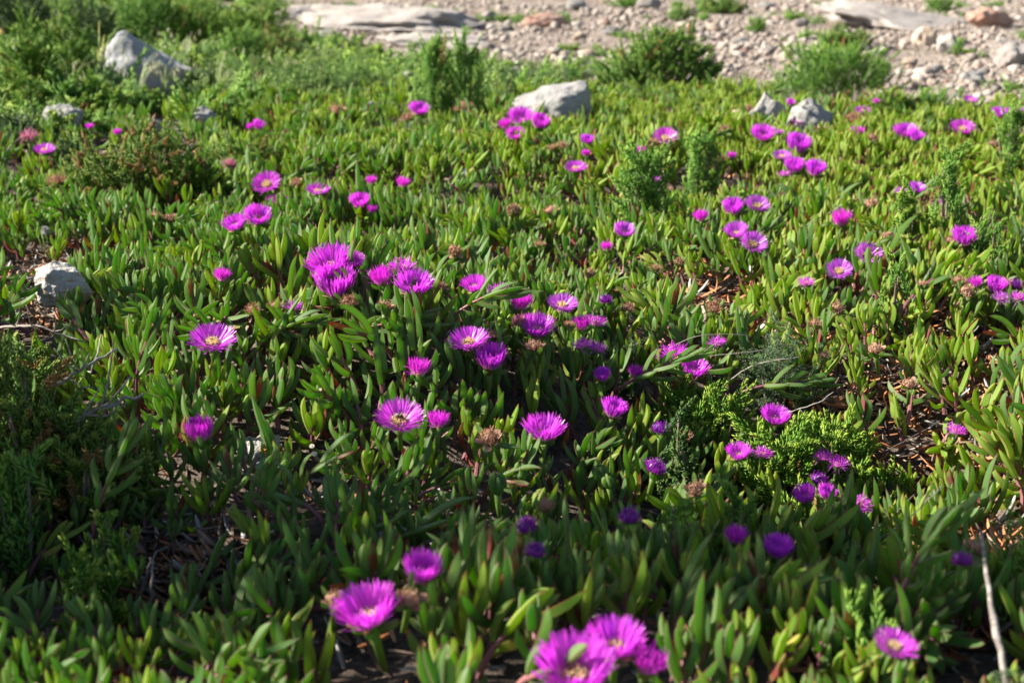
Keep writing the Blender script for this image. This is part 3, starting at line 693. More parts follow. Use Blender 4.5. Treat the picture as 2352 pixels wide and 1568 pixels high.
def shrub_meshes(seed, kind, rx, h, dens=1.0, ry=None):
    """a bush of real size: woody stems and leafy sprigs filling an uneven dome"""
    r = np.random.default_rng(seed); ll, lw, sl, nl, la, upr = SHRUB[kind]
    ry = ry or rx
    area = (rx * ry) ** .5
    n = int(np.clip(dens * 9 * area * (area + h) / (sl * sl * 0.55), 8, 800))
    # an uneven dome: most sprigs end near its lumpy outside
    q = norm(r.normal(0, 1, (n, 3))); q[:, 2] = np.abs(q[:, 2]) ** 0.8
    off = r.random(3) * 40
    lump = np.array([0.86 + 0.42 * noise.noise(Vector(p * 1.7 + off)) + 0.15 * noise.noise(Vector(p * 5 + off)) for p in q])
    c = q * (lump * (0.35 + 0.65 * r.random(n) ** 0.45))[:, None]
    if kind in ('needle', 'sprig', 'spire', 'herb'):
        c[:, 2] = (0.30 + 0.75 * r.random(n)); c[:, :2] *= (1.15 - (0.75 if kind == 'spire' else 0.35) * c[:, 2:])
    c[:, 2] = np.clip(c[:, 2], 0.05, 1.15)
    tip = c * np.array([rx, ry, h])
    D = norm(np.stack([c[:, 0] * 0.9, c[:, 1] * 0.9, np.full(n, 0.25 + 0.45 * upr)], 1) + r.normal(0, 0.28, (n, 3)) * np.array([1, 1, 0.5]))
    L = sl * (0.6 + 0.7 * r.random(n)); base = tip - D * L[:, None]
    base[:, 2] = np.maximum(base[:, 2], 0.004)
    D = norm(tip - base + 1e-6); L = np.linalg.norm(tip - base, axis=1)
    X, Y, Z = frames(D)
    m = nl; t = np.linspace(0.05, 1, m)[None] + r.normal(0, 0.02, (n, m))
    az = (np.arange(m)[None] * 2.39996 + r.random((n, 1)) * 6)
    spread = np.radians(la) * (1.15 - 0.6 * np.clip(t, 0, 1)) * (1 + r.normal(0, 0.15, (n, m)))
    out = np.cos(az)[..., None] * X[:, None] + np.sin(az)[..., None] * Y[:, None]
    d = np.cos(spread)[..., None] * Z[:, None] + np.sin(spread)[..., None] * out
    curve = (r.normal(0, 0.12, (n, 1, 3)) * (t ** 2)[..., None]) * L[:, None, None]
    pos = base[:, None] + Z[:, None] * (t * L[:, None])[..., None] + curve
    dd = d.reshape(-1, 3); pp = pos.reshape(-1, 3)
    xx = norm(np.cross(dd, out.reshape(-1, 3) + 1e-4)); yy = np.cross(dd, xx)
    sz = ll * (0.75 + 0.5 * r.random(n * m)) * (1.0 - 0.35 * np.clip(t.ravel(), 0, 1) ** 3)
    fo = MB()
    scatter(fo, LEAF_V, LEAF_F, pp, xx, yy, dd, np.stack([lw * (0.8 + 0.4 * r.random(n * m)), lw * (0.8 + 0.4 * r.random(n * m)), sz], 1), t=np.clip(t.ravel(), 0, 1), rnd=r.random(n * m), patch=np.repeat(r.random(n), m))
    st = MB()
    for i in r.choice(n, min(n, 9 if kind in ('needle', 'sprig', 'spire', 'herb', 'grey') else 22), replace=False):
        f = np.array([tip[i, 0] * 0.15, tip[i, 1] * 0.15, -0.02]); b = base[i] + D[i] * L[i] * 0.6
        mid = (f + b) / 2 + r.normal(0, 0.12, 3) * area * 0.4
        tube(st, [f, (f + mid) / 2 + r.normal(0, .03, 3) * area, mid, b], [0.0035 + 0.012 * h, 0.003 + 0.008 * h, 0.0024 + 0.004 * h, 0.0012], 5, rnd=r.random())
    return fo.mesh('shrub_foliage', SHRUB_MAT[kind]), st.mesh('shrub_stem', M_bark)
shrub_cache = {}
def put_shrub(name, u, v, w, h, kind, label, cat='shrub', group=None, dens=1.0, dz=0.0, depth=None):
    if name == 'succulent_shrub': w, h = w * 1.6, h * 1.4
    base_h = 0.0 if cat == 'plant' and kind == 'herb' or name == 'coastal_bush' else 0.085
    P, dep = at(u, v, base_h); P[2] -= base_h
    rx = w * dep / FOC / 2 * (1.4 if name == 'coastal_bush' else 1.2); hh = h * dep / FOC * 1.05 + base_h
    if name != 'soft_herb': flower_marks.append((u, v - h * 0.45, w * 0.40, v - h * 0.15, dep, None))
    e = empty(name, (P[0], P[1] , P[2] + dz), (0, 0, random.uniform(-.4, .4)))
    fo, st = shrub_meshes(int(u * 7 + v), kind, rx, hh, dens, ry=min(rx * (depth or 0.8), 0.45))
    link('foliage', fo, e); link('stem', st, e)
    tag(e, label, cat, group)
    return e
SHRUBS = [
 # far bushes on and beside the gravel
 ('coastal_bush',1512,205,250,165,'far','large round green bush casting shade on the gravel',1.1),
 ('coastal_bush',1905,238,240,125,'needle','broad fine-leaved bush right behind the pale rock pair',1.1),
 ('coastal_bush',1930,112,112,60,'far','small round bush on the gravel slope',1.0),
 ('coastal_bush',1738,76,54,34,'needle','little bush on the gravel between the two round bushes',1.0),
 ('coastal_bush',1655,30,110,44,'far','bush cut by the top edge above the large round bush',0.8),
 ('coastal_bush',1560,50,60,34,'needle','low weed tuft on the gravel above the large round bush',0.8),
 ('coastal_bush',2160,30,80,36,'needle','small weed at the top edge on the sloping slab',0.7),
 ('coastal_bush',2200,128,36,36,'needle','small green weed among the stones of the gravel slope',0.8),
 ('coastal_bush',1440,18,80,24,'needle','flat green weed at the top edge on the bare ground',0.7),
 ('coastal_bush',1035,258,170,80,'far','round green bush at the foot of the two upright spiky ones',1.0),
 ('upright_shrub',1000,250,140,150,'spire','upright spiky green shrub, left one with a tall point',1.0),
 ('upright_shrub',1070,250,130,165,'spire','upright spiky green shrub, right one with a brown tip',1.0),
 ('upright_shrub',1165,235,62,76,'dark','small dark shrub left of the big white rock',1.0),
 ('coastal_bush',2045,262,110,70,'succ','low yellow-green shrub right of the pale rock pair',1.0),
 ('coastal_bush',2130,262,100,56,'needle','low green shrub along the gravel edge',1.0),
 ('coastal_bush',2240,262,90,40,'succ','flat yellow-green shrub along the gravel edge',0.8),
 ('coastal_bush',2020,200,70,60,'needle','thin bush right of the broad fine-leaved bush',0.7),
 # fine shrubs within the mat
 ('fine_shrub',1475,510,170,140,'needle','fine light green shrub holding two pale blossoms',0.7),
 ('fine_shrub',1610,420,120,100,'needle','fine light green shrub left of the slim pink tuft',0.6),
 ('fine_shrub',2175,520,110,150,'sprig','tall feathery sprig shrub at the right',0.7),
 ('fine_shrub',2085,530,90,110,'succ','yellow-tipped sprig shrub before the pale blossom',0.7),
 ('fine_shrub',2265,600,130,90,'sprig','feathery green shrub under the tall cup at the right edge',0.7),
 ('fine_shrub',2050,700,56,110,'sprig','slender sprig plant rising from the sunny mat',0.6),
 ('fine_shrub',1700,480,60,70,'succ','yellow-green sprig in front of the violet cup',0.5),
 ('fine_shrub',2320,380,90,110,'needle','fine shrub at the right edge below the pale blossom',0.7),
 ('asparagus_plant',1795,850,180,150,'grey','soft grey-green feathery plant beside curved twigs',1.5),
 ('asparagus_plant',1440,800,130,70,'grey','wispy grey-green plant among the frayed flowers',0.9),
 ('asparagus_plant',2290,1570,150,110,'grey','grey-green needle plant at the lower right corner',0.9),
 ('succulent_shrub',1580,930,130,80,'succ','yellow-green succulent clump under the bright magenta cup',1.1),
 ('succulent_shrub',1640,985,170,100,'succ','deep green succulent clump left of the lit cup',1.1),
 ('succulent_shrub',1820,1050,180,90,'succ','bright yellow-green succulent clump under the lit cup',1.2),
 ('succulent_shrub',1905,985,130,56,'succ','yellow-tipped succulent clump right of the lit cup',1.2),
 ('succulent_shrub',1945,1035,72,52,'succ','small domed succulent sprig at the end of its branch',1.2),
 ('succulent_shrub',2040,1068,56,40,'succ','lone yellow-tipped succulent sprig over the bare litter',1.1),
 ('succulent_shrub',1860,1180,120,70,'succ','shaded succulent clump around the purple cups',1.0),
 ('succulent_shrub',1980,1110,100,56,'succ','half shaded succulent clump above the ragged purple flower',1.0),
 ('fine_shrub',1560,1080,140,120,'dark','dark feathery shrub in the deep shade by the wilting flowers',0.9),
 ('fine_shrub',1700,1250,120,130,'sprig','feathery green sprigs around the shaded violet tuft',0.6),
 ('fine_shrub',1540,1240,120,90,'sprig','low feathery sprigs in the shade left of the violet tuft',0.6),
 ('fine_shrub',1960,1330,150,90,'dark','dark low shrub with yellowed leaves in the shade',0.8),
 ('fine_shrub',2335,1310,70,140,'sprig','bright feathery shrub at the right edge by the stick',0.9),
 ('fine_shrub',1965,1440,36,90,'sprig','single sunlit sprig behind the front leaves',0.5),
 ('fine_shrub',2010,1480,60,70,'sprig','small sprig plant left of the sunk pink flower',0.5),
 # the scrub on the left
 ('seaside_shrub',330,420,300,180,'orange','wide orange-tipped shrub below the blue-grey boulder',1.1),
 ('seaside_shrub',215,430,150,130,'orange','green shrub with orange tips above the bare twigs',1.0),
 ('seaside_shrub',445,420,150,110,'succ','green succulent shrub right of the orange-tipped one',1.0),
 ('seaside_shrub',565,365,150,80,'orange','low brownish-green shrub under the small cup flower',0.9),
 ('seaside_shrub',45,300,120,64,'dark','dark blue-green shrub at the left edge under the pale rock',1.1),
 ('seaside_shrub',150,345,120,64,'dark','dark shrub behind the violet edge flower',1.0),
 ('seaside_shrub',70,190,170,120,'succ','bright green shrub at the left edge beside the grass',1.0),
 ('seaside_shrub',165,170,150,110,'succ','bright green shrub left of the blue-grey boulder',1.0),
 ('seaside_shrub',70,225,110,50,'succ','flat yellow-green shrub above the low pale boulder',1.0),
 ('seaside_shrub',40,80,260,110,'dark','shrub filling the upper left corner, its shade painted into dark leaves',1.1),  # dark leaf colour stands in for the shade of this corner
 ('seaside_shrub',200,70,200,70,'dark','shrub right of the upper left corner one, shade painted into its leaves',1.0),  # corner shade put into the leaf colour here too
 ('seaside_shrub',330,75,180,70,'needle','green shrub above the blue-grey boulder',1.0),
 ('seaside_shrub',460,90,190,76,'succ','yellow-green shrub right above the blue-grey boulder',1.0),
 ('seaside_shrub',580,80,170,76,'succ','yellow-green shrub at the top beside the bare ground',1.0),
 ('seaside_shrub',640,120,150,60,'orange','low shrub reaching towards the bare ground',0.9),
 ('seaside_shrub',560,150,140,60,'needle','green shrub right of the blue-grey boulder',0.9),
 ('seaside_shrub',470,190,90,44,'dark','dark shrub under the right end of the boulder',0.9),
 ('soft_herb',560,220,170,90,'herb','pale green soft herb in the middle of the grass',0.9),
 ('soft_herb',680,240,190,100,'herb','light soft herb left of the small upright rock',0.9),
 ('soft_herb',790,235,170,100,'herb','grey-green soft herb around the small upright rock',0.9),
 ('soft_herb',900,240,120,70,'herb','soft herb in front of the cleft pinkish rock',0.8),
 ('soft_herb',700,160,170,60,'herb','soft herb patch near the pale slab end',0.7),
 ('soft_herb',840,165,150,46,'herb','thin herb patch under the broad bedrock slab',0.6),
 ('soft_herb',1200,170,150,46,'grey','grey-green herb patch behind the big white rock',0.7),
 ('soft_herb',1310,180,140,46,'grey','bluish herb patch left of the large round bush',0.7),
 ('soft_herb',1130,180,100,50,'herb','herb patch behind the small dark shrub',0.7),
 ('soft_herb',1420,250,150,40,'herb','low herb strip right of the big white rock',0.6),
 # the near dim shrub at the left edge
 ('near_shrub',60,1010,300,220,'orange','wide near shaded shrub with tan tips at the left edge',1.2),
 ('near_shrub',190,1080,230,150,'orange','near shaded shrub with orange tips by the dark leaves',1.1),
 ('near_shrub',60,850,220,110,'orange','dim brownish shrub with grey twigs at the left edge',0.9),
 ('near_shrub',300,1075,150,80,'orange','low dim sprigs with rusty tips by the purple stem',0.8),
 ('near_shrub',40,1200,180,140,'needle','dark green near shrub at the lower left edge',1.0),
 ('near_shrub',200,1330,170,110,'succ','small dim green shrub in the lower left shade',0.9),
 ('near_shrub',250,1230,130,90,'succ','yellowish sprigs in the lower left shade',0.8),
]
for nm, u, v, w, h, kind, lab, dens in SHRUBS:
    put_shrub(nm, u, v, w * (1.25 if nm == 'near_shrub' else 1), h * (1.15 if nm in ('near_shrub', 'fine_shrub') else 1.3 if nm == 'seaside_shrub' and v < 200 else 1), kind, lab, 'shrub' if nm not in ('soft_herb', 'asparagus_plant') else 'plant', None, dens * (1.8 if nm == 'fine_shrub' else 1))
def shade_shrub(x, y, f, seed, label):
    e = empty('tall_shrub', (x, y, float(gz(x, y))), (0, 0, 0), f)
    r = np.random.default_rng(seed)
    fo, st = MB(), MB()
    n = 6500
    c = r.normal(0, 1, (n, 3)); c = norm(c) * (r.random((n, 1)) ** 0.33); c[:, 2] = np.sign(c[:, 2]) * np.abs(c[:, 2]) ** 0.6
    P = c * np.array([0.36, 0.31, 0.86]) + np.array([0, 0, 0.88])
    P[:, :2] *= np.interp(P[:, 2], [0, .5, 1.1, 1.75], [1.2, 1.0, .72, .55])[:, None]; P[:, 1] += 0.10 * P[:, 2]
    P[:, 2] += 0.05 * np.sin(P[:, 0] * 17) ; P[:, 1] *= 1 - 0.25 * np.clip(P[:, 2] - 1.1, 0, 1)
    D = norm(c + np.array([0, 0, 0.8]) + r.normal(0, 0.4, (n, 3)))
    X, Y, Z = frames(D)
    scatter(fo, LEAF_V, LEAF_F, P, X, Y, Z, np.stack([np.full(n, .018), np.full(n, .012), 0.05 + 0.03 * r.random(n)], 1), t=r.random(n) * .8, rnd=r.random(n), patch=r.random(n))
    for i in range(9):
        a = r.random() * 6; q = 0.25 * r.random()
        tube(st, [(0.03 * math.cos(a), 0.03 * math.sin(a), -0.03), (q * .5 * math.cos(a), q * .5 * math.sin(a), 0.4), (q * math.cos(a), q * math.sin(a), 0.8 + 0.4 * r.random())], [0.02, 0.014, 0.005], 6, rnd=r.random())
    link('foliage', fo.mesh('shrub_foliage', M_f_dark), e); link('stem', st.mesh('shrub_stem', M_bark), e)
    tag(e, label, 'shrub')
shade_shrub(-1.42, 1.64, 1.0, 5, 'tall dense dark shrub shading a strip of the flower mat')
shade_shrub(-1.40, 2.45, 0.5, 6, 'smaller unseen dark shrub added to shade the left edge of the mat')  # out-of-view shrub, added so its shadow darkens the left edge

# ------------------------------------------------------------------ rocks and stones
def rock_mesh(name, seed, dims, mat, sub=4, cuts=11, amp=0.17):
    bm = bmesh.new(); bmesh.ops.create_icosphere(bm, subdivisions=sub, radius=1.0)
    r = np.random.default_rng(seed)
    V = np.array([v.co for v in bm.verts])
    for _ in range(cuts):
        nrm = norm(r.normal(0, 1, 3)); d = 0.58 + 0.34 * r.random()
        ex = np.maximum(V @ nrm - d, 0); V = V - ex[:, None] * nrm * 0.93
    off = r.random(3) * 50
    dn = np.array([noise.fractal(Vector(p * 1.6 + off), 1.0, 2.0, 5) for p in V]); dn2 = np.array([noise.noise(Vector(p * 6 + off)) for p in V])
    dn3 = np.array([noise.noise(Vector(p * 17 + off)) for p in V]) if sub >= 4 else 0
    V = V * (1 + amp * dn + 0.045 * dn2 + 0.018 * dn3)[:, None]
    if name == 'peaked_rock': V[:, 2] *= np.where(V[:, 2] > 0, np.interp(V[:, 0], [-1, -.6, -.3, .1, 1], [1.0, 1.3, 1.15, .75, .4]), 1); V[:, 0] *= 1.1
    V = V * np.asarray(dims) / 2
    for v, p in zip(bm.verts, V): v.co = p
    me = bpy.data.meshes.new(name); bm.to_mesh(me); bm.free(); me.materials.append(mat)
    me.polygons.foreach_set('use_smooth', np.ones(len(me.polygons), bool)); me.update()
    return me
landmarks = []        # (u, v, half width, v of the lower edge, depth): what front shoots must not cover
for i, (u, v, w, h, mat, asp, lab, seed) in enumerate(ROCKS):
    bh = 0.09 if 250 < v < 300 and u > 1200 else 0.10 if 205 < v < 300 or v == 172 else 0.09 if v == 660 else 0.04 if v > 300 else 0
    P, dep = at(u, v, bh); P[2] -= bh * (0.6 if v != 660 else 0.25)
    if v == 660: w, h = w * 1.15, h * 1.25
    if 250 < v < 300 and u > 1200: w, h = w * 1.12, h * 1.1
    W = w * dep / FOC; H = h * dep / FOC * 1.35; slab = 'slab' in lab or 'ledge' in lab
    if slab: H = h * dep / FOC * 0.9; W *= 1.05
    D = W * asp * (1.6 if slab else 1)
    me = rock_mesh('peaked_rock' if 'peaked' in lab else 'rock', seed, (W * 1.08, D, H * 1.15), mat, 5 if w > 60 else 4, *((6, 0.34) if slab else (11, 0.17)))
    o = link('bedrock_slab' if slab else ('rock' if w > 62 else 'stone'), me)
    o.location = (P[0], P[1] + D * 0.3, P[2] + H * (0.22 if not slab else 0.10)); o.rotation_euler = (random.uniform(-.08, .08), random.uniform(-.1, .1), random.uniform(-.35, .35))
    if lab.startswith('blue-grey boulder'): o.rotation_euler = (0, 0.05, 0.1)
    if lab.startswith('sloping'): o.rotation_euler = (0.05, 0.16, -0.2)
    tag(o, lab, 'rock', 'bedrock slabs' if slab else None, 'thing')
    if v < 300 or 'lichen blots' in lab or 'bare gap' in lab: landmarks.append((u, v - h * 0.5, w * 0.42, v - h * 0.2, dep))
stone_meshes = [rock_mesh('stone', 500 + i, (1, 0.8, 0.55), [M_rock_pink, M_rock_tan, M_rock][i % 3], 3, 8) for i in range(6)]
for i, (u, v, w) in enumerate(STONES):
    P, dep = at(u, v); S = w * dep / FOC
    o = link('stone', stone_meshes[i % 6]); o.location = (P[0], P[1], P[2] + S * 0.16); o.scale = (S,) * 3; o.rotation_euler = (0, 0, random.random() * 6)
    tag(o, 'pale angular stone lying loose on the bare gravel', 'stone', 'loose stones on the gravel')

# ------------------------------------------------------------------ flowers on the mat
def put_flower(name, u, v, w, kind, tilt, roll, label, cat, group, flags=()):
    r = np.random.default_rng(int(u * 13 + v * 7))
    ks = KINDS[kind]; i = int(r.integers(len(ks))); k = ks[i]
    h = 0.128 if 'hid' not in flags else 0.095
    if v < 600: h -= 0.006
    if kind == 'dead': h -= 0.002 + 0.014 * r.random()
    Pc, dep = at(u, v, h)
    s = w * dep / FOC / k['D']
    s = min(max(s, 0.45), 1.35)
    R = Euler((math.radians(tilt + (12 if kind == 'open' else 7 if kind in ('open', 'flat', 'bowl', 'cup') else 0)), math.radians(roll), 0)).to_matrix()
    zc = STALK + (k['top'] - STALK) * 0.5
    root = Vector(Pc) - R @ Vector((0, 0, zc * s))
    spin = r.random() * 6.28
    e = empty(name, root, (R @ Matrix.Rotation(spin, 3, 'Z')).to_euler(), s)
    pm = k['petals']
    if 'pale' in flags and kind in petals_pale: pm = petals_pale[kind][i]
    for nm, me in (('dried_petals' if kind == 'dead' else 'petals', pm), ('calyx', k['calyx']), ('papery_sepals', k['rim']), ('stamens', k['stamens']), ('stalk', k['stalk'])):
        if me is not None: link(nm, me, e)
    tag(e, label, cat, group)
    if 'hid' not in flags: flower_marks.append((u, v, w * 0.5, v + w * 0.22, dep, label if 'f' in flags else None))
    return e, Pc, s
for row in FLOWERS:
    u, v, w, kind, tilt, roll, lab = row[:7]
    e, Pc, s = put_flower('ice_plant_flower', u, v, w, kind, tilt, roll, lab, 'flower', 'ice plant flowers', row[7:])
    if 'insect' in lab and 'closed' not in lab: insect_at = (Pc, e, s)
def near_mark(u, v):
    best = min(FLOWERS, key=lambda f: (f[0] - u) ** 2 + (f[1] - v) ** 2)
    return best
used_dead = {}
for d in DEAD:
    u, v = d[:2]; w = d[2] if len(d) > 2 else 26 + 14 * random.random(); tilt = d[3] if len(d) > 3 else random.uniform(-12, 42)
    f = near_mark(u, v); du, dv = u - f[0], v - f[1]
    rel = ('to the right of' if du > 0 else 'to the left of') if abs(du) > abs(dv) * 1.2 else ('in front of' if dv > 0 else 'behind')
    sh = f[6].split(',')[0]; words = sh.split()
    key = (rel, sh); n_ = used_dead.get(key, 0); used_dead[key] = n_ + 1
    ex = ['brown dried flower head ', 'second brown dried head ', 'third dried head '][min(n_, 2)]
    lab = ex + rel + ' the ' + ' '.join(words[:9])
    lab = ' '.join(lab.split()[:16])
    while lab.split()[-1] in ('the', 'of', 'a', 'and', 'by', 'right', 'left', 'in', 'on', 'with', 'its', 'under', 'at', 'under', 'an', 'before', 'to', 'between', 'from', 'two', 'one'): lab = ' '.join(lab.split()[:-1])
    put_flower('withered_flower', u, v, w, 'dead', tilt, random.uniform(-15, 15), lab, 'withered flower', 'withered ice plant flowers')
# buds
def bud_parts():
    r = np.random.default_rng(77); g, k = MB(), MB()
    tube(k, [(0, 0, 0), (0.002, 0, 0.03), (0, 0, 0.055)], [0.004, 0.005, 0.007], 8, rnd=.3)
    tube(g, [(0, 0, 0.053), (0, 0, 0.06), (0, 0, 0.068), (0, 0, 0.076), (0, 0, 0.084)], [0.007, 0.0115, 0.0125, 0.0095, 0.003], 12, rnd=.4, edge=0.0)
    for i in range(5):
        a = i * 2 * PI / 5; out = np.array([math.cos(a), math.sin(a), 0]); up = np.array([0, 0, 1.])
        put_leaf(g, out * 0.010 + up * 0.064, norm(up * 1.0 - out * 0.12), -out, (0.034, 0.024, 0.03, 0.022, 0.024)[i], 0.0115, 0.25, r.random() * .8, 0, 6)
    return g.mesh('bud_sepals', M_leaf_green), k.mesh('stalk', M_stalk)
bud_m = bud_parts()
for u, v, w, lab in BUDS:
    P, dep = at(u, v, 0.10); s = w * dep / FOC / 0.026
    e = empty('flower_bud', P - np.array([0, 0, 0.07 * s]), (random.uniform(0, .2), random.uniform(-.15, .15), random.random() * 6), s)
    link('sepals', bud_m[0], e); link('stalk', bud_m[1], e); tag(e, lab, 'flower bud', 'green ice plant buds')
    flower_marks.append((u, v, w * .5, v + w * .3, dep, None))
# the insect on the stamens
def insect():
    Pc, fe, s = insect_at
    ax = fe.rotation_euler.to_matrix() @ Vector((0, 0, 1))
    loc = fe.location + ax * (STALK + 0.0120) * s
    bm = MB()
    tube(bm, [(-.0075, 0, .001), (-.0065, 0, .0015), (-.0045, 0, .0022), (-.002, 0, .0023), (0, 0, .002)], [.0006, .0018, .0025, .0024, .0013], 10, rnd=.2)
    tube(bm, [(0, 0, .002), (.001, 0, .0024), (.0027, 0, .0026), (.004, 0, .0022)], [.0013, .0023, .0024, .0012], 10, rnd=.6)
    tube(bm, [(.004, 0, .0022), (.0046, 0, .002), (.0058, 0, .0016), (.0064, 0, .001)], [.001, .0016, .0016, .0006], 10, rnd=.1)
    for sg in (-1, 1):
        for x in (-.0005, .001, .0028): tube(bm, [(x, sg * .0015, .0018), (x, sg * .0036, .0026), (x - .0006, sg * .005, -.001)], [.0003, .0003, .0002], 4, rnd=.1)
        tube(bm, [(.006, sg * .0006, .0016), (.0075, sg * .0012, .0022), (.0088, sg * .0016, .0014)], .00018, 4, rnd=.1)
    e = empty('bee', loc, (0.2, 0, -0.25), 0.85)
    link('body', bm.mesh('bee_body', M_bee), e)
    for sg in (-1, 1):
        w = MB(); q = np.array([(0.001, sg * .0012, .0042), (-.001, sg * .0030, .0046), (-.005, sg * .0042, .0046), (-.0078, sg * .0034, .0043), (-.007, sg * .0016, .0042), (-.003, sg * .0008, .0043)])
        w.add(np.concatenate([q, q + (0, 0, .00012)]), [[0, 1, 2, 5], [2, 3, 4, 5], [6, 7, 8, 11], [8, 9, 10, 11]] + [[i, (i + 1) % 6, 6 + (i + 1) % 6, 6 + i] for i in range(6)], rnd=.5)
        link('wing', w.mesh('bee_wing', M_wing), e)
    tag(e, 'small dark bee sitting on the yellow stamens of a flower', 'insect')
insect()

# ------------------------------------------------------------------ twigs, grasses, small plants
def put_twig(pts, r0, label, name='dry_twig', mat=None, side=0, group=None):
    """pts: (u, v, height above ground)"""
    Q = [at(u, v, h)[0] for u, v, h in pts]
    Q = np.array(Q); n = 14; tt = np.linspace(0, len(Q) - 1, n); idx = np.arange(len(Q))
    P = np.stack([np.interp(tt, idx, Q[:, k]) for k in range(3)], 1)
    for _ in range(2): P[1:-1] = (P[:-2] + 2 * P[1:-1] + P[2:]) / 4
    r = np.random.default_rng(int(pts[0][0])); P[1:-1] += r.normal(0, r0 * (0.15 if name == 'dry_stick' else 0.5), (n - 2, 3))
    base = P[0].copy(); m = MB(); tube(m, P - base, np.linspace(r0, r0 * 0.45, n) * (1 + 0.12 * r.normal(0, 1, n)), 7, rnd=.5)
    for k in range(side):
        i = int(r.integers(3, n - 3)); d = norm(P[i + 1] - P[i] + r.normal(0, 0.6, 3) * np.linalg.norm(P[i + 1] - P[i])) * r0 * (8 + 14 * r.random())
        tube(m, [P[i] - base, P[i] - base + d * .5, P[i] - base + d + (0, 0, .3 * np.linalg.norm(d))], [r0 * .5, r0 * .4, r0 * .2], 5, rnd=.7)
    o = link(name, m.mesh(name, mat or M_twig)); o.location = base
    tag(o, label, 'twig', group); return o
put_twig([(2325,1640,.03),(2312,1560,.08),(2285,1440,.11),(2268,1330,.13),(2254,1222,.15)], .0042, 'thick grey stick leaning upright at the lower right', 'dry_stick', side=0)
put_twig([(1505,845,.05),(1530,800,.12),(1590,772,.15),(1660,765,.15),(1725,772,.14)], .0011, 'curved grey twig arching highest over the magenta flowers')
put_twig([(1640,905,.06),(1690,860,.10),(1740,832,.12),(1800,825,.13),(1840,820,.13)], .0013, 'long grey twig reaching right towards the feathery plant', side=1)
put_twig([(1515,868,.06),(1570,830,.11),(1640,815,.13),(1720,810,.14),(1770,800,.14)], .0010, 'thin grey twig crossing below the highest arching one')
put_twig([(1545,862,.06),(1590,825,.12),(1650,785,.15)], .0010, 'short grey twig rising across the magenta cup')
put_twig([(1740,958,.07),(1810,948,.10),(1880,925,.13),(1915,900,.15)], .0012, 'grey twig crossing in front of the lit magenta cup', side=2)
put_twig([(1945,1058,.03),(2050,1030,.06),(2160,965,.06)], .0008, 'thin dark twig over the litter at the right')
put_twig([(1868,1273,.05),(1990,1255,.09),(2060,1215,.11),(2110,1170,.12),(2165,1115,.14)], .0011, 'long thin twig curving up through the shaded strip', side=3)
put_twig([(1990,1220,.07),(2040,1195,.10),(2100,1135,.13)], .0009, 'short thin twig beside the long curving one in shade')
put_twig([(278,470,.03),(300,400,.10),(318,345,.14)], .0022, 'bare grey twig standing before the orange-tipped shrub', side=4)
put_twig([(335,460,.03),(360,400,.11),(398,362,.15)], .0024, 'bare knobbly twig right of the standing one', side=5)
put_twig([(395,490,.03),(425,420,.09),(435,392,.12)], .0016, 'short bare twig right of the knobbly one', side=3)
put_twig([(450,480,.03),(475,430,.08),(440,405,.10)], .0013, 'thin bent twig among upright leaves left of the pair', side=3)
put_twig([(305,1400,.02),(335,1340,.06),(345,1282,.10)], .0030, 'pale broken twig standing in the lower left shade, left of two')
put_twig([(330,1450,.02),(348,1370,.07),(352,1285,.11)], .0026, 'pale broken twig standing in the lower left shade, right of two')
put_twig([(130,985,.12),(200,950,.16),(330,905,.17)], .0040, 'dark grey branch poking out of the near shaded shrub', side=5)
put_twig([(0,752,.13),(80,745,.15),(190,785,.13)], .0024, 'grey branch lying level in the dim brownish shrub', side=5)
put_twig([(120,890,.12),(200,840,.16),(270,800,.18)], .0030, 'lichen-grey branch above the dark grey one', side=6)
put_twig([(2345,650,.03),(2346,580,.12),(2345,525,.18)], .0022, 'pale upright stalk cut by the right edge')
put_twig([(2090,705,.04),(2125,640,.10),(2150,600,.13)], .0014, 'thin grey twig standing in the sunny mat', side=4)
put_twig([(1980,1410,.03),(2030,1440,.03),(2110,1420,.04)], .0022, 'pale twig lying on the bare litter by the pink flower', side=3)
put_twig([(2020,1400,.03),(2080,1440,.03),(2120,1500,.03)], .0018, 'crossed twig on the bare litter right of the pink flower', side=3)
put_twig([(0,370,.02),(30,330,.10),(75,290,.14)], .0030, 'grey bare branch at the left edge under the pale rock', side=6)
put_twig([(445,495,.06),(520,455,.07),(650,400,.09)], .0020, 'brown branch of the orange-tipped shrub lying right', side=3)
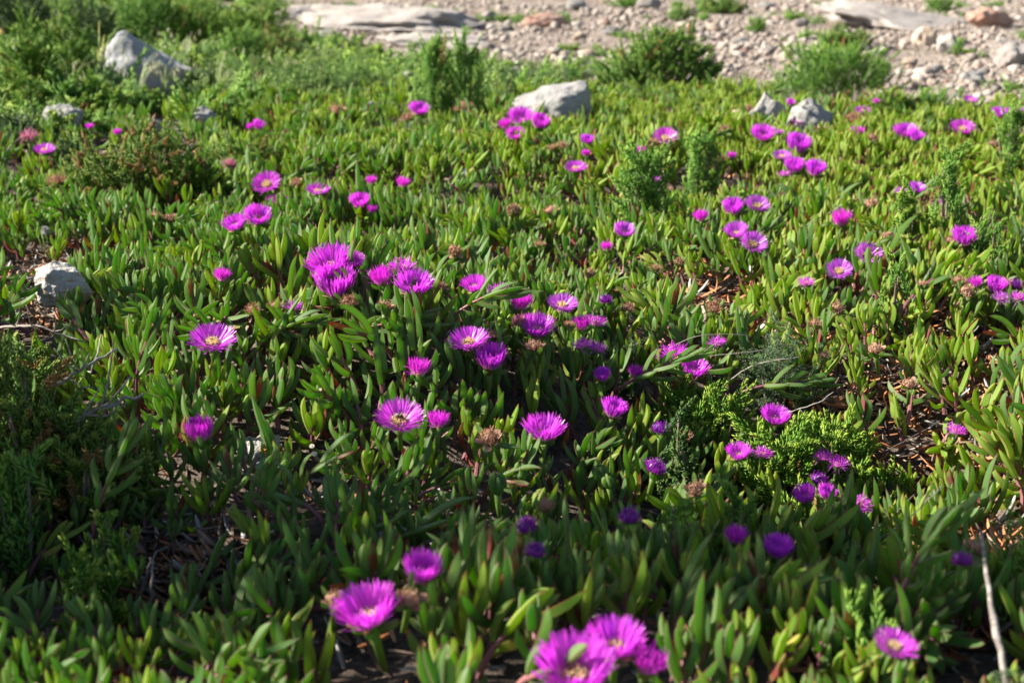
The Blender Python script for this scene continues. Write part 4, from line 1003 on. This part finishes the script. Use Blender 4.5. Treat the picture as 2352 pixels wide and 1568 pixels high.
def put_grass(u, v, h, n, label, seed, droop=0.6, wid=.0022, awn=True):
    P, dep = at(u, v); H = h * dep / FOC; r = np.random.default_rng(seed); m = MB(); hd = MB()
    for i in range(n):
        a = r.random() * 6.28; L = H * (0.7 + 0.5 * r.random()); s = np.linspace(0, 1, 9); q = droop * (0.3 + r.random())
        out = np.array([math.cos(a), math.sin(a), 0]); b = out * 0.02 * r.random()
        pts = b + out * (L * q * s ** 2.2)[:, None] + np.array([0, 0, 1.]) * (L * (s - 0.35 * q * s ** 3))[:, None]
        side = np.cross(out, (0, 0, 1.)) ; w = wid * 1.5 * (1 - s ** 2 * 0.85)
        V = np.concatenate([pts - side * w[:, None], pts + side * w[:, None]]); k = 9
        m.add(V, [[j, j + 1, k + j + 1, k + j] for j in range(8)], t=np.tile(s, 2), rnd=r.random(), patch=1.0)
        if awn and r.random() < .45:
            for j in range(5):
                c = pts[-1 - j // 2] + r.normal(0, .004, 3)
                X, Y, Z = frames(np.array([[out[0] * .3 + r.normal(0, .2), out[1] * .3 + r.normal(0, .2), -1.0]]))
                scatter(hd, LEAF_V, LEAF_F, c[None], X, Y, Z, np.array([[.0055, .0055, .034]]), t=np.array([1.0]), rnd=r.random(1), patch=np.ones(1))
    e = empty('grass_tuft', P); link('blades', m.mesh('grass_blades', M_grass), e)
    if hd.n: link('seed_heads', hd.mesh('seed_heads', M_grass), e)
    tag(e, label, 'grass')
for i, g in enumerate([(235,235,190,9,'tall bluish grass tuft crossing in front of the boulder',.5,.004),(165,230,110,14,'drooping pale oat grass left of the tall bluish tuft',.9,.0022),(320,225,110,14,'pale grass stalks in front of the boulder',.6,.0022),(20,160,100,12,'drooping oat grass at the left edge',.9,.0022),(265,95,90,14,'pale seed stalks above the boulder',.7,.0022),
                       (425,185,120,12,'thin grass right of the boulder',.6,.002),(500,230,110,14,'grass tuft in front of the pale soft herb',.8,.002),(640,230,130,14,'fine grass bending over the soft herb',.9,.0018),(735,200,150,10,'tall thin pale grass by the bare ground',.5,.0016),(690,285,60,16,'low arching pale grass right of the small cup flower',1.2,.002),(620,120,110,10,'pale stalks at the top beside the yellow-green shrub',.5,.002),(1010,250,60,8,'sparse grass before the spiky shrubs',.5,.0016),
                       (1180,190,50,16,'pale dry grass strip behind the dark shrub',.9,.0022),(1260,170,44,16,'pale dry grass strip on the bare ground edge',.9,.0022),(905,610,70,8,'thin grass wisp behind the middle trio',.6,.0012),(380,210,90,10,'grass blades under the right end of the boulder',.7,.002)]):
    put_grass(g[0], g[1], g[2], g[3], g[4], 900 + i, g[5], g[6])
def put_spurge(u, v, h, label):
    P, dep = at(u, v); H = h * dep / FOC; r = np.random.default_rng(3); fo, st = MB(), MB()
    for i in range(5):
        a = i * 1.3; top = np.array([.018 * math.cos(a), .018 * math.sin(a), H * (.85 + .15 * r.random())])
        tube(st, [(0, 0, 0), top * .6, top], [.0018, .0015, .001], 5, rnd=.5)
        n = 46; f = np.concatenate([np.linspace(.3, .9, 26), np.full(20, 1.0)]); az = np.arange(n) * 2.4
        D = norm(np.stack([np.cos(az), np.sin(az), .4 + .3 * f], 1)); X, Y, Z = frames(D)
        pos = top * f[:, None] + np.where(f[:, None] >= 1, r.normal(0, .006, (n, 3)), 0)
        scatter(fo, LEAF_V, LEAF_F, pos, X, Y, Z, np.stack([np.full(n, .004), np.full(n, .0015), np.full(n, .010)], 1), t=f, rnd=r.random(n), patch=np.ones(n))
    e = empty('spurge_plant', P); link('foliage', fo.mesh('spurge_foliage', M_f_spurge), e); link('stem', st.mesh('spurge_stem', M_stalk), e); tag(e, label, 'plant')
put_spurge(278, 535, 62, 'small spurge with yellow-green top among the leaves at the left')
def put_daisy(u, v, w, label):
    P, dep = at(u, v, .07); s = w * dep / FOC / .02; r = np.random.default_rng(int(u)); p, d, st = MB(), MB(), MB()
    az = np.arange(13) * 2 * PI / 13
    ribbon_set(p, np.stack([.003 * np.cos(az), .003 * np.sin(az), np.full(13, .05)], 1), az, np.full(13, 1.35), np.full(13, .2), np.full(13, .0075), np.full(13, .0032), r.normal(0, .1, 13), r.random(13), 5)
    tube(d, [(0, 0, .0495), (0, 0, .051), (0, 0, .0525), (0, 0, .0535)], [.0034, .0038, .003, .001], 12, rnd=.4)
    tube(st, [(0, 0, 0), (.002, 0, .025), (0, 0, .05)], [.0009] * 3, 5, rnd=.4)
    R = Euler((.6, 0, 0)).to_matrix(); e = empty('daisy', Vector(P) - R @ Vector((0, 0, .05 * s)), (.6, 0, 0), s)
    link('petals', p.mesh('daisy_petals', M_white), e); link('disc', d.mesh('daisy_disc', M_yellow), e); link('stalk', st.mesh('daisy_stalk', M_stalk), e); tag(e, label, 'flower')
    flower_marks.append((u, v, w, v + w * .6, dep, None))
put_daisy(716, 1024, 12, 'tiny white daisy among leaves, upper of two')
put_daisy(722, 1042, 14, 'tiny white daisy with yellow disc, lower of two')
def put_seedhead(u, v, w, label):
    P, dep = at(u, v, .10); s = w * dep / FOC / .026; r = np.random.default_rng(8); f, st = MB(), MB(); n = 150
    D = norm(r.normal(0, 1, (n, 3)) + (0, 0, .3)); X, Y, Z = frames(D)
    scatter(f, FIL_V, FIL_F + FIL_TOP, np.tile((0, 0, .09), (n, 1)), X, Y, Z, np.stack([np.full(n, .0004), np.full(n, .0004), .009 + .004 * r.random(n)], 1), rnd=r.random(n), t=r.random(n))
    tube(st, [(0.01, 0, 0), (.004, 0, .05), (0, 0, .09)], [.0012, .001, .0008], 5, rnd=.4)
    for a in (0.5, 2.4, 4.2): tube(st, [(.006, 0, .03), (.006 + .02 * math.cos(a), .02 * math.sin(a), .055), (.006 + .026 * math.cos(a), .026 * math.sin(a), .085)], [.001, .0008, .002], 6, rnd=.6)
    e = empty('seed_head_plant', Vector(P) - Vector((0, 0, .09 * s)), (0, 0, 0), s); link('fluff', f.mesh('seed_fluff', M_fluff), e); link('stem', st.mesh('seed_stem', M_stalk), e); tag(e, label, 'plant')
put_seedhead(104, 530, 30, 'thin plant with a fluffy pale seed head at the left')

flower_marks.append((2280, 1400, 34, 1545, at(2254, 1222, .14)[1], None))       # keeps the standing stick in view
# ------------------------------------------------------------------ the ice plant mat
def far_edge(u):
    """v of the far rim of the mat in the photograph"""
    return np.interp(u, [-400, 150, 420, 640, 900, 1250, 1400, 1700, 2000, 2352, 2700], [330, 340, 300, 270, 235, 255, 225, 240, 262, 275, 280])
GAPS = [(430, 1335, 190, 95, .85), (1610, 720, 120, 70, .95), (2235, 1005, 150, 85, .72), (2000, 1010, 60, 40, .6), (2290, 880, 80, 50, .7), (2080, 1190, 90, 50, .6), (1950, 740, 60, 40, .6), (2080, 1425, 130, 70, .75), (1900, 950, 100, 40, .5), (1330, 640, 90, 25, .5), (2060, 1110, 100, 45, .6), (120, 650, 95, 50, .97), (110, 690, 150, 60, .5), (2090, 780, 200, 60, .35), (2150, 900, 200, 120, .3), (1320, 395, 90, 30, .5), (860, 1200, 90, 40, .5), (2290, 1330, 90, 110, .5), (300, 540, 120, 40, .5)]
SHADE_SHRUBS = [(u, v, w, h) for nm, u, v, w, h, k, lab, d in SHRUBS if nm in ('seaside_shrub', 'near_shrub', 'succulent_shrub', 'fine_shrub', 'coastal_bush', 'upright_shrub', 'asparagus_plant')]
cand = []
y = 1.02
while y < 6.4:
    step = 0.0405 + 0.003 * max(y - 2, 0)
    xm = 0.36 * y * 1.12 + 0.35
    for x in np.arange(-xm, xm, step):
        px, py = x + rng.normal(0, step * 0.33), y + rng.normal(0, step * 0.33)
        cand.append((px, py))
    y += step
cand = np.array(cand); rng.shuffle(cand)
cz = gz(cand[:, 0], cand[:, 1])
keep_pts = []
for (px, py), pz in zip(cand, cz):
    u, v, dep = proj((px, py, pz)); ut, vt, _ = proj((px, py, pz + 0.11))
    if v < far_edge(u) + rng.normal(0, 9) + 26 * noise.noise(Vector((u / 70, v / 40, 3.0))): continue
    if u < -500 or u > 2850: continue
    p = 1.0
    for gu, gv, gw, gh, q in GAPS:
        e = ((u - gu) / gw) ** 2 + ((v - gv) / gh) ** 2
        if e < 1.3: p *= 1 - q * min(1.0, 1.5 - e)
    for su, sv, sw, sh in SHADE_SHRUBS:
        if abs(u - su) < sw * .42 and sv - min(sh, 90) * .6 < v < sv + 12: p *= 0.08
    if u < 430 and v < 470: p *= 0.35
    if u < 160 and 640 < v < 1230: p *= 0.35
    if noise.noise(Vector((px * 4.3, py * 4.3, 30.0))) > 0.30: p *= 0.35
    if rng.random() > p: continue
    hs = 1.0
    bad = False
    for fu, fv, hw, vb, fd in [m[:5] for m in flower_marks] + landmarks:
        if 70 < hw < 100 and fv > 1390 and abs(dep - fd) < 0.16 and abs(ut - fu) < hw + 50: bad = True; break
        if dep < fd + 0.04 and abs(ut - fu) < hw * 0.9 + (0.055 if hw > 60 else 0.022) * FOC / dep and vt - 0.006 * FOC / dep < vb + (150 if hw > 60 else 0) and v > fv - hw:
            need = (v - vb) / max(v - vt, 1e-3)
            if need < (0.98 if hw > 60 else 0.62): bad = True; break
            hs = min(hs, need)
    if bad: continue
    keep_pts.append((px, py, pz, u, v, dep, hs))
keep_pts = np.array(keep_pts)
print('shoots', len(keep_pts))
def pick(u, v):
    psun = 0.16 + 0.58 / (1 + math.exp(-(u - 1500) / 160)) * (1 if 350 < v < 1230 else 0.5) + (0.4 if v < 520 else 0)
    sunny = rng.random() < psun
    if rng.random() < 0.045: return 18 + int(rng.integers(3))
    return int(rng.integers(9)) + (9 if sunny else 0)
# the shoots that show largest become things of their own
order = np.argsort(keep_pts[:, 5])
vis = [i for i in order if -30 < keep_pts[i, 3] < 2380 and keep_pts[i, 4] - 0.06 * FOC / keep_pts[i, 5] < 1568 and keep_pts[i, 5] > 1.15]
single = vis[:290]; single_set = set(single)
def shoot_pose(P):
    n1, n2, n3 = (noise.noise(Vector((P[0] * 3.1, P[1] * 3.1, q))) for q in (1.5, 9.5, 17.5))
    sc = (0.98 + 0.26 * rng.random() + 0.45 * n1) * (0.55 + 0.45 * min(P[6], 1))
    lx, ly = rng.normal(0.02, 0.18) + 0.3 * n2, rng.normal(0.05, 0.18) + 0.3 * n3
    if P[4] > 1250: sc *= 0.95
    return (P[0], P[1], P[2] + (0.004 + 0.022 * rng.random()) * min(P[6], 1)), (lx, ly, rng.random() * 6.28), sc
front = [f for f in FLOWERS if 'f' in f[7:]]
used = {}
def zone(u, v):
    if v > 1330: return 'fleshy green ice plant shoot in the sunlit front row' + (' at the left' if u < 700 else ' at the right' if u > 1500 else ' in the middle')
    return 'fleshy ice plant shoot in the shaded strip' + (' at the left' if u < 700 else ' at the right' if u > 1500 else ' in the middle')
for i in single:
    P = keep_pts[i]; u, v = P[3], P[4] - 0.05 * FOC / P[5]
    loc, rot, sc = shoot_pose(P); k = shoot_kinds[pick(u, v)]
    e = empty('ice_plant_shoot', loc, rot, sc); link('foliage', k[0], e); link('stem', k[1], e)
    lab = zone(u, v); grp = lab.replace('fleshy ', '').replace('green ', '').replace('shoot', 'shoots')
    best = sorted(front, key=lambda f: (f[0] - u) ** 2 + (f[1] - v) ** 2)[0]
    du, dv = u - best[0], v - best[1]; dist = math.hypot(du, dv)
    if dist < best[2] * 0.5 + 130:
        rel = ('close to the right of' if du > 0 else 'close to the left of') if abs(du) > abs(dv) else ('right in front of' if dv > 0 else 'just behind')
        key = (rel, best[6])
        if key not in used:
            used[key] = 1
            lab = ' '.join(('green ice plant shoot ' + rel + ' the ' + best[6].split(',')[0]).split()[:16])
            while lab.split()[-1] in ('the', 'of', 'a', 'an', 'by', 'with', 'in', 'on', 'at', 'its', 'under', 'above', 'and', 'to'): lab = ' '.join(lab.split()[:-1])
    tag(e, lab, 'succulent shoot', grp)
def scattered(name, pts, rots, scs, idx, meshes, label, cat, src):
    """one object for what nobody could count: points carrying copies of a few meshes"""
    coll = bpy.data.collections.new(src)
    for me in meshes: coll.objects.link(bpy.data.objects.new(src, me))
    me = bpy.data.meshes.new(name); me.vertices.add(len(pts)); me.vertices.foreach_set('co', np.asarray(pts, float).ravel())
    a = me.attributes.new('turn', 'FLOAT_VECTOR', 'POINT'); a.data.foreach_set('vector', np.asarray(rots, float).ravel())
    a = me.attributes.new('size', 'FLOAT', 'POINT'); a.data.foreach_set('value', np.asarray(scs, float))
    a = me.attributes.new('pick', 'INT', 'POINT'); a.data.foreach_set('value', np.asarray(idx, np.int32))
    o = link(name, me); ng = bpy.data.node_groups.new(name, 'GeometryNodeTree')
    ng.interface.new_socket('Geometry', in_out='INPUT', socket_type='NodeSocketGeometry'); ng.interface.new_socket('Geometry', in_out='OUTPUT', socket_type='NodeSocketGeometry')
    N = ng.nodes; gi, go = N.new('NodeGroupInput'), N.new('NodeGroupOutput')
    ci = N.new('GeometryNodeCollectionInfo'); ci.inputs['Collection'].default_value = coll; ci.inputs['Separate Children'].default_value = True; ci.inputs['Reset Children'].default_value = True
    ip = N.new('GeometryNodeInstanceOnPoints'); ip.inputs['Pick Instance'].default_value = True
    def named(n, t): q = N.new('GeometryNodeInputNamedAttribute'); q.data_type = t; q.inputs['Name'].default_value = n; return [s_ for s_ in q.outputs if s_.enabled and s_.name == 'Attribute'][0]
    er = N.new('FunctionNodeEulerToRotation'); L = ng.links.new
    L(named('turn', 'FLOAT_VECTOR'), er.inputs[0]); L(er.outputs[0], ip.inputs['Rotation']); L(named('size', 'FLOAT'), ip.inputs['Scale']); L(named('pick', 'INT'), ip.inputs['Instance Index'])
    L(gi.outputs[0], ip.inputs['Points']); L(ci.outputs[0], ip.inputs['Instance']); L(ip.outputs[0], go.inputs[0])
    md = o.modifiers.new('scatter', 'NODES'); md.node_group = ng
    tag(o, label, cat, kind='stuff'); return o
pt, ro, sz, ix = [], [], [], []
for i, P in enumerate(keep_pts):
    if i in single_set: continue
    l, r_, s_ = shoot_pose(P); pt.append(l); ro.append(r_); sz.append(s_); ix.append(pick(P[3], P[4]))
scattered('ice_plant_mat', pt, ro, sz, ix, [k[2] for k in shoot_kinds], 'dense green mat of ice plant leaves covering the ground', 'ground cover', 'mat_shoot')
# shoots that stand out by their long bare stems
LONG = [(330, 925, .02, 0, .05, 'long ice plant shoot on a bare purple stem, alone at the left', 0, -5), (1010, 745, .01, .95, .1, 'long ice plant shoot leaning far right over the middle flowers', 1, 50), (1420, 905, .02, .5, .1, 'dark ice plant shoot leaning right beside the pink blossom', 2, 40),
        (785, 790, .02, .8, 0, 'ice plant shoot sprawling right in front of the three big flowers', 0, 55), (560, 815, .02, .8, 0, 'ice plant shoot leaning right beside the wide flat flower', 1, 50), (1700, 910, .03, .9, 0, 'ice plant shoot lying right under the feathery plant', 2, 60),
        (2050, 1440, .01, .1, 0, 'sturdy pale ice plant shoot rising at the lower right', 1, 8), (235, 1230, .02, 0, 0, 'shaded tall ice plant shoot beside the near dim shrub', 2, 0)]
for u, v, h, _, ty, lab, kk, lean in LONG:
    P, dep = at(u, v, h + .05)
    e = empty('ice_plant_shoot', P, (ty, math.radians(lean), 0), 0.78); link('foliage', long_kinds[kk][0], e); link('stem', long_kinds[kk][1], e); tag(e, lab, 'succulent shoot')

# ------------------------------------------------------------------ litter and gravel
def litter_mesh(seed, mat):
    r = np.random.default_rng(seed); m = MB(); s = np.linspace(0, 1, 6); L = .045; b = r.normal(0, .9)
    x = np.cumsum(np.cos(b * s)) * L / 6; z = np.abs(np.cumsum(np.sin(b * s))) * L / 6 + .003
    w = .0042 * np.array([.5, .9, 1, .9, .7, .2]); tw = r.normal(0, .5) * s
    top = np.stack([x, w * np.cos(tw), z + w * np.sin(tw)], 1); bot = np.stack([x, -w * np.cos(tw), z - w * np.sin(tw) * .6], 1); mid = np.stack([x, 0 * x, z - .0022], 1)
    V = np.concatenate([top, mid, bot]); F = [[k * 6 + j, k * 6 + j + 1, (k + 1) * 6 + j + 1, (k + 1) * 6 + j] for k in (0, 1) for j in range(5)] + [[j, 12 + j, 13 + j, j + 1] for j in range(5)]
    return m.add(V, F, rnd=r.random()).mesh('litter_leaf', mat)
lm = [litter_mesh(i, [M_litter, M_litter_or, M_litter_gr, M_litter][i % 4]) for i in range(8)]
pt, ro, sz, ix = [], [], [], []
for _ in range(14000):
    yy = 1.0 + 4.4 * rng.random() ** 1.2; xx = (rng.random() * 2 - 1) * (0.36 * yy * 1.1 + .25)
    u, v, dep = proj((xx, yy, gz(xx, yy)))
    if v < far_edge(u) - 10: continue
    g = any(((u - a) / (c * 1.3)) ** 2 + ((v - b) / (d * 1.4)) ** 2 < 1 for a, b, c, d, q in GAPS)
    if not g and rng.random() < .6: continue
    for _k in range(5 if g else 1):
        x2, y2 = xx + rng.normal(0, .03) * (_k > 0), yy + rng.normal(0, .03) * (_k > 0)
        pt.append((x2, y2, float(gz(x2, y2)) + rng.random() * .014 - .003)); ro.append((rng.normal(0, .3), rng.normal(0, .3), rng.random() * 6.28)); sz.append(.55 + .8 * rng.random())
        wo = 3.6 if u > 1500 else 1.2
        pr = np.array([2, wo, 1.2, 1.6] * 2); ix.append(int(rng.choice(8, p=pr / pr.sum())))
scattered('leaf_litter', pt, ro, sz, ix, lm, 'brown and grey dead leaves lying under the mat', 'leaf litter', 'litter_leaf')
gm = [rock_mesh('gravel_stone', 700 + i, (1, .8 + .1 * (i % 3), .5 + .12 * (i % 3)), M_gravel, 2, 7) for i in range(6)]
pt, ro, sz, ix = [], [], [], []
for _ in range(60000):
    yy = 4.6 + 13 * rng.random() ** 1.3; xx = -2.2 + (2.2 + .55 * yy) * rng.random() * 1.05
    u, v, dep = proj((xx, yy, gz(xx, yy)))
    rim = np.interp(u, [-300, 600, 700, 900, 1300, 1500, 2000, 2352, 3000], [-30, -10, 60, 150, 190, 250, 250, 270, 280])
    if v > rim + rng.normal(0, 14): continue
    if u < 950 and rng.random() < .5: continue
    s_ = float(np.clip(rng.lognormal(-3.95, .6), .006, .085))
    if noise.noise(Vector((xx * .9, yy * .9, 2.0))) < -0.12: s_ *= .6
    pt.append((xx, yy, float(gz(xx, yy)) - .004 + s_ * .12)); ro.append((rng.normal(0, .35), rng.normal(0, .35), rng.random() * 6.28)); sz.append(s_); ix.append(int(rng.integers(6)))
scattered('gravel', pt, ro, sz, ix, gm, 'pale pinkish gravel strewn over the bare ground', 'gravel', 'gravel_stone')
# thin low scrub over the far bare ground
sc_f = [shrub_meshes(40 + i, ('herb', 'needle', 'succ')[i % 3], .07, .05, .8)[0] for i in range(4)]
pt, ro, sz, ix = [], [], [], []
for _ in range(8000):
    yy = 4.2 + 9 * rng.random() ** 1.5; xx = (rng.random() * 2 - 1) * .75 * yy
    u, v, dep = proj((xx, yy, gz(xx, yy)))
    left = v < 330 and u < np.interp(v, [0, 60, 130, 170, 230], [640, 700, 900, 1200, 1350]) and v < far_edge(u) + 10
    if any(abs(u - m_[0]) < m_[2] * 1.3 and v > m_[1] and v < m_[3] + 50 and dep < m_[4] + .1 for m_ in landmarks): continue
    if left and u > -150 and rng.random() < .55: continue
    if not left:
        if noise.noise(Vector((xx * 1.6, yy * 1.1, 7.0))) < 0.18 + (.12 if u > 1900 else 0): continue
        if v > far_edge(u) + 10: continue
        if rng.random() < .4: continue
    pt.append((xx, yy, float(gz(xx, yy)))); ro.append((0, 0, rng.random() * 6.28)); sz.append((.5 + .8 * rng.random()) * (2.2 if left else 1)); ix.append(int(rng.integers(4)))
scattered('low_scrub', pt, ro, sz, ix, sc_f, 'thin low green scrub growing over the far bare ground', 'ground cover', 'scrub_tuft')
print('objects', len(scene.objects))
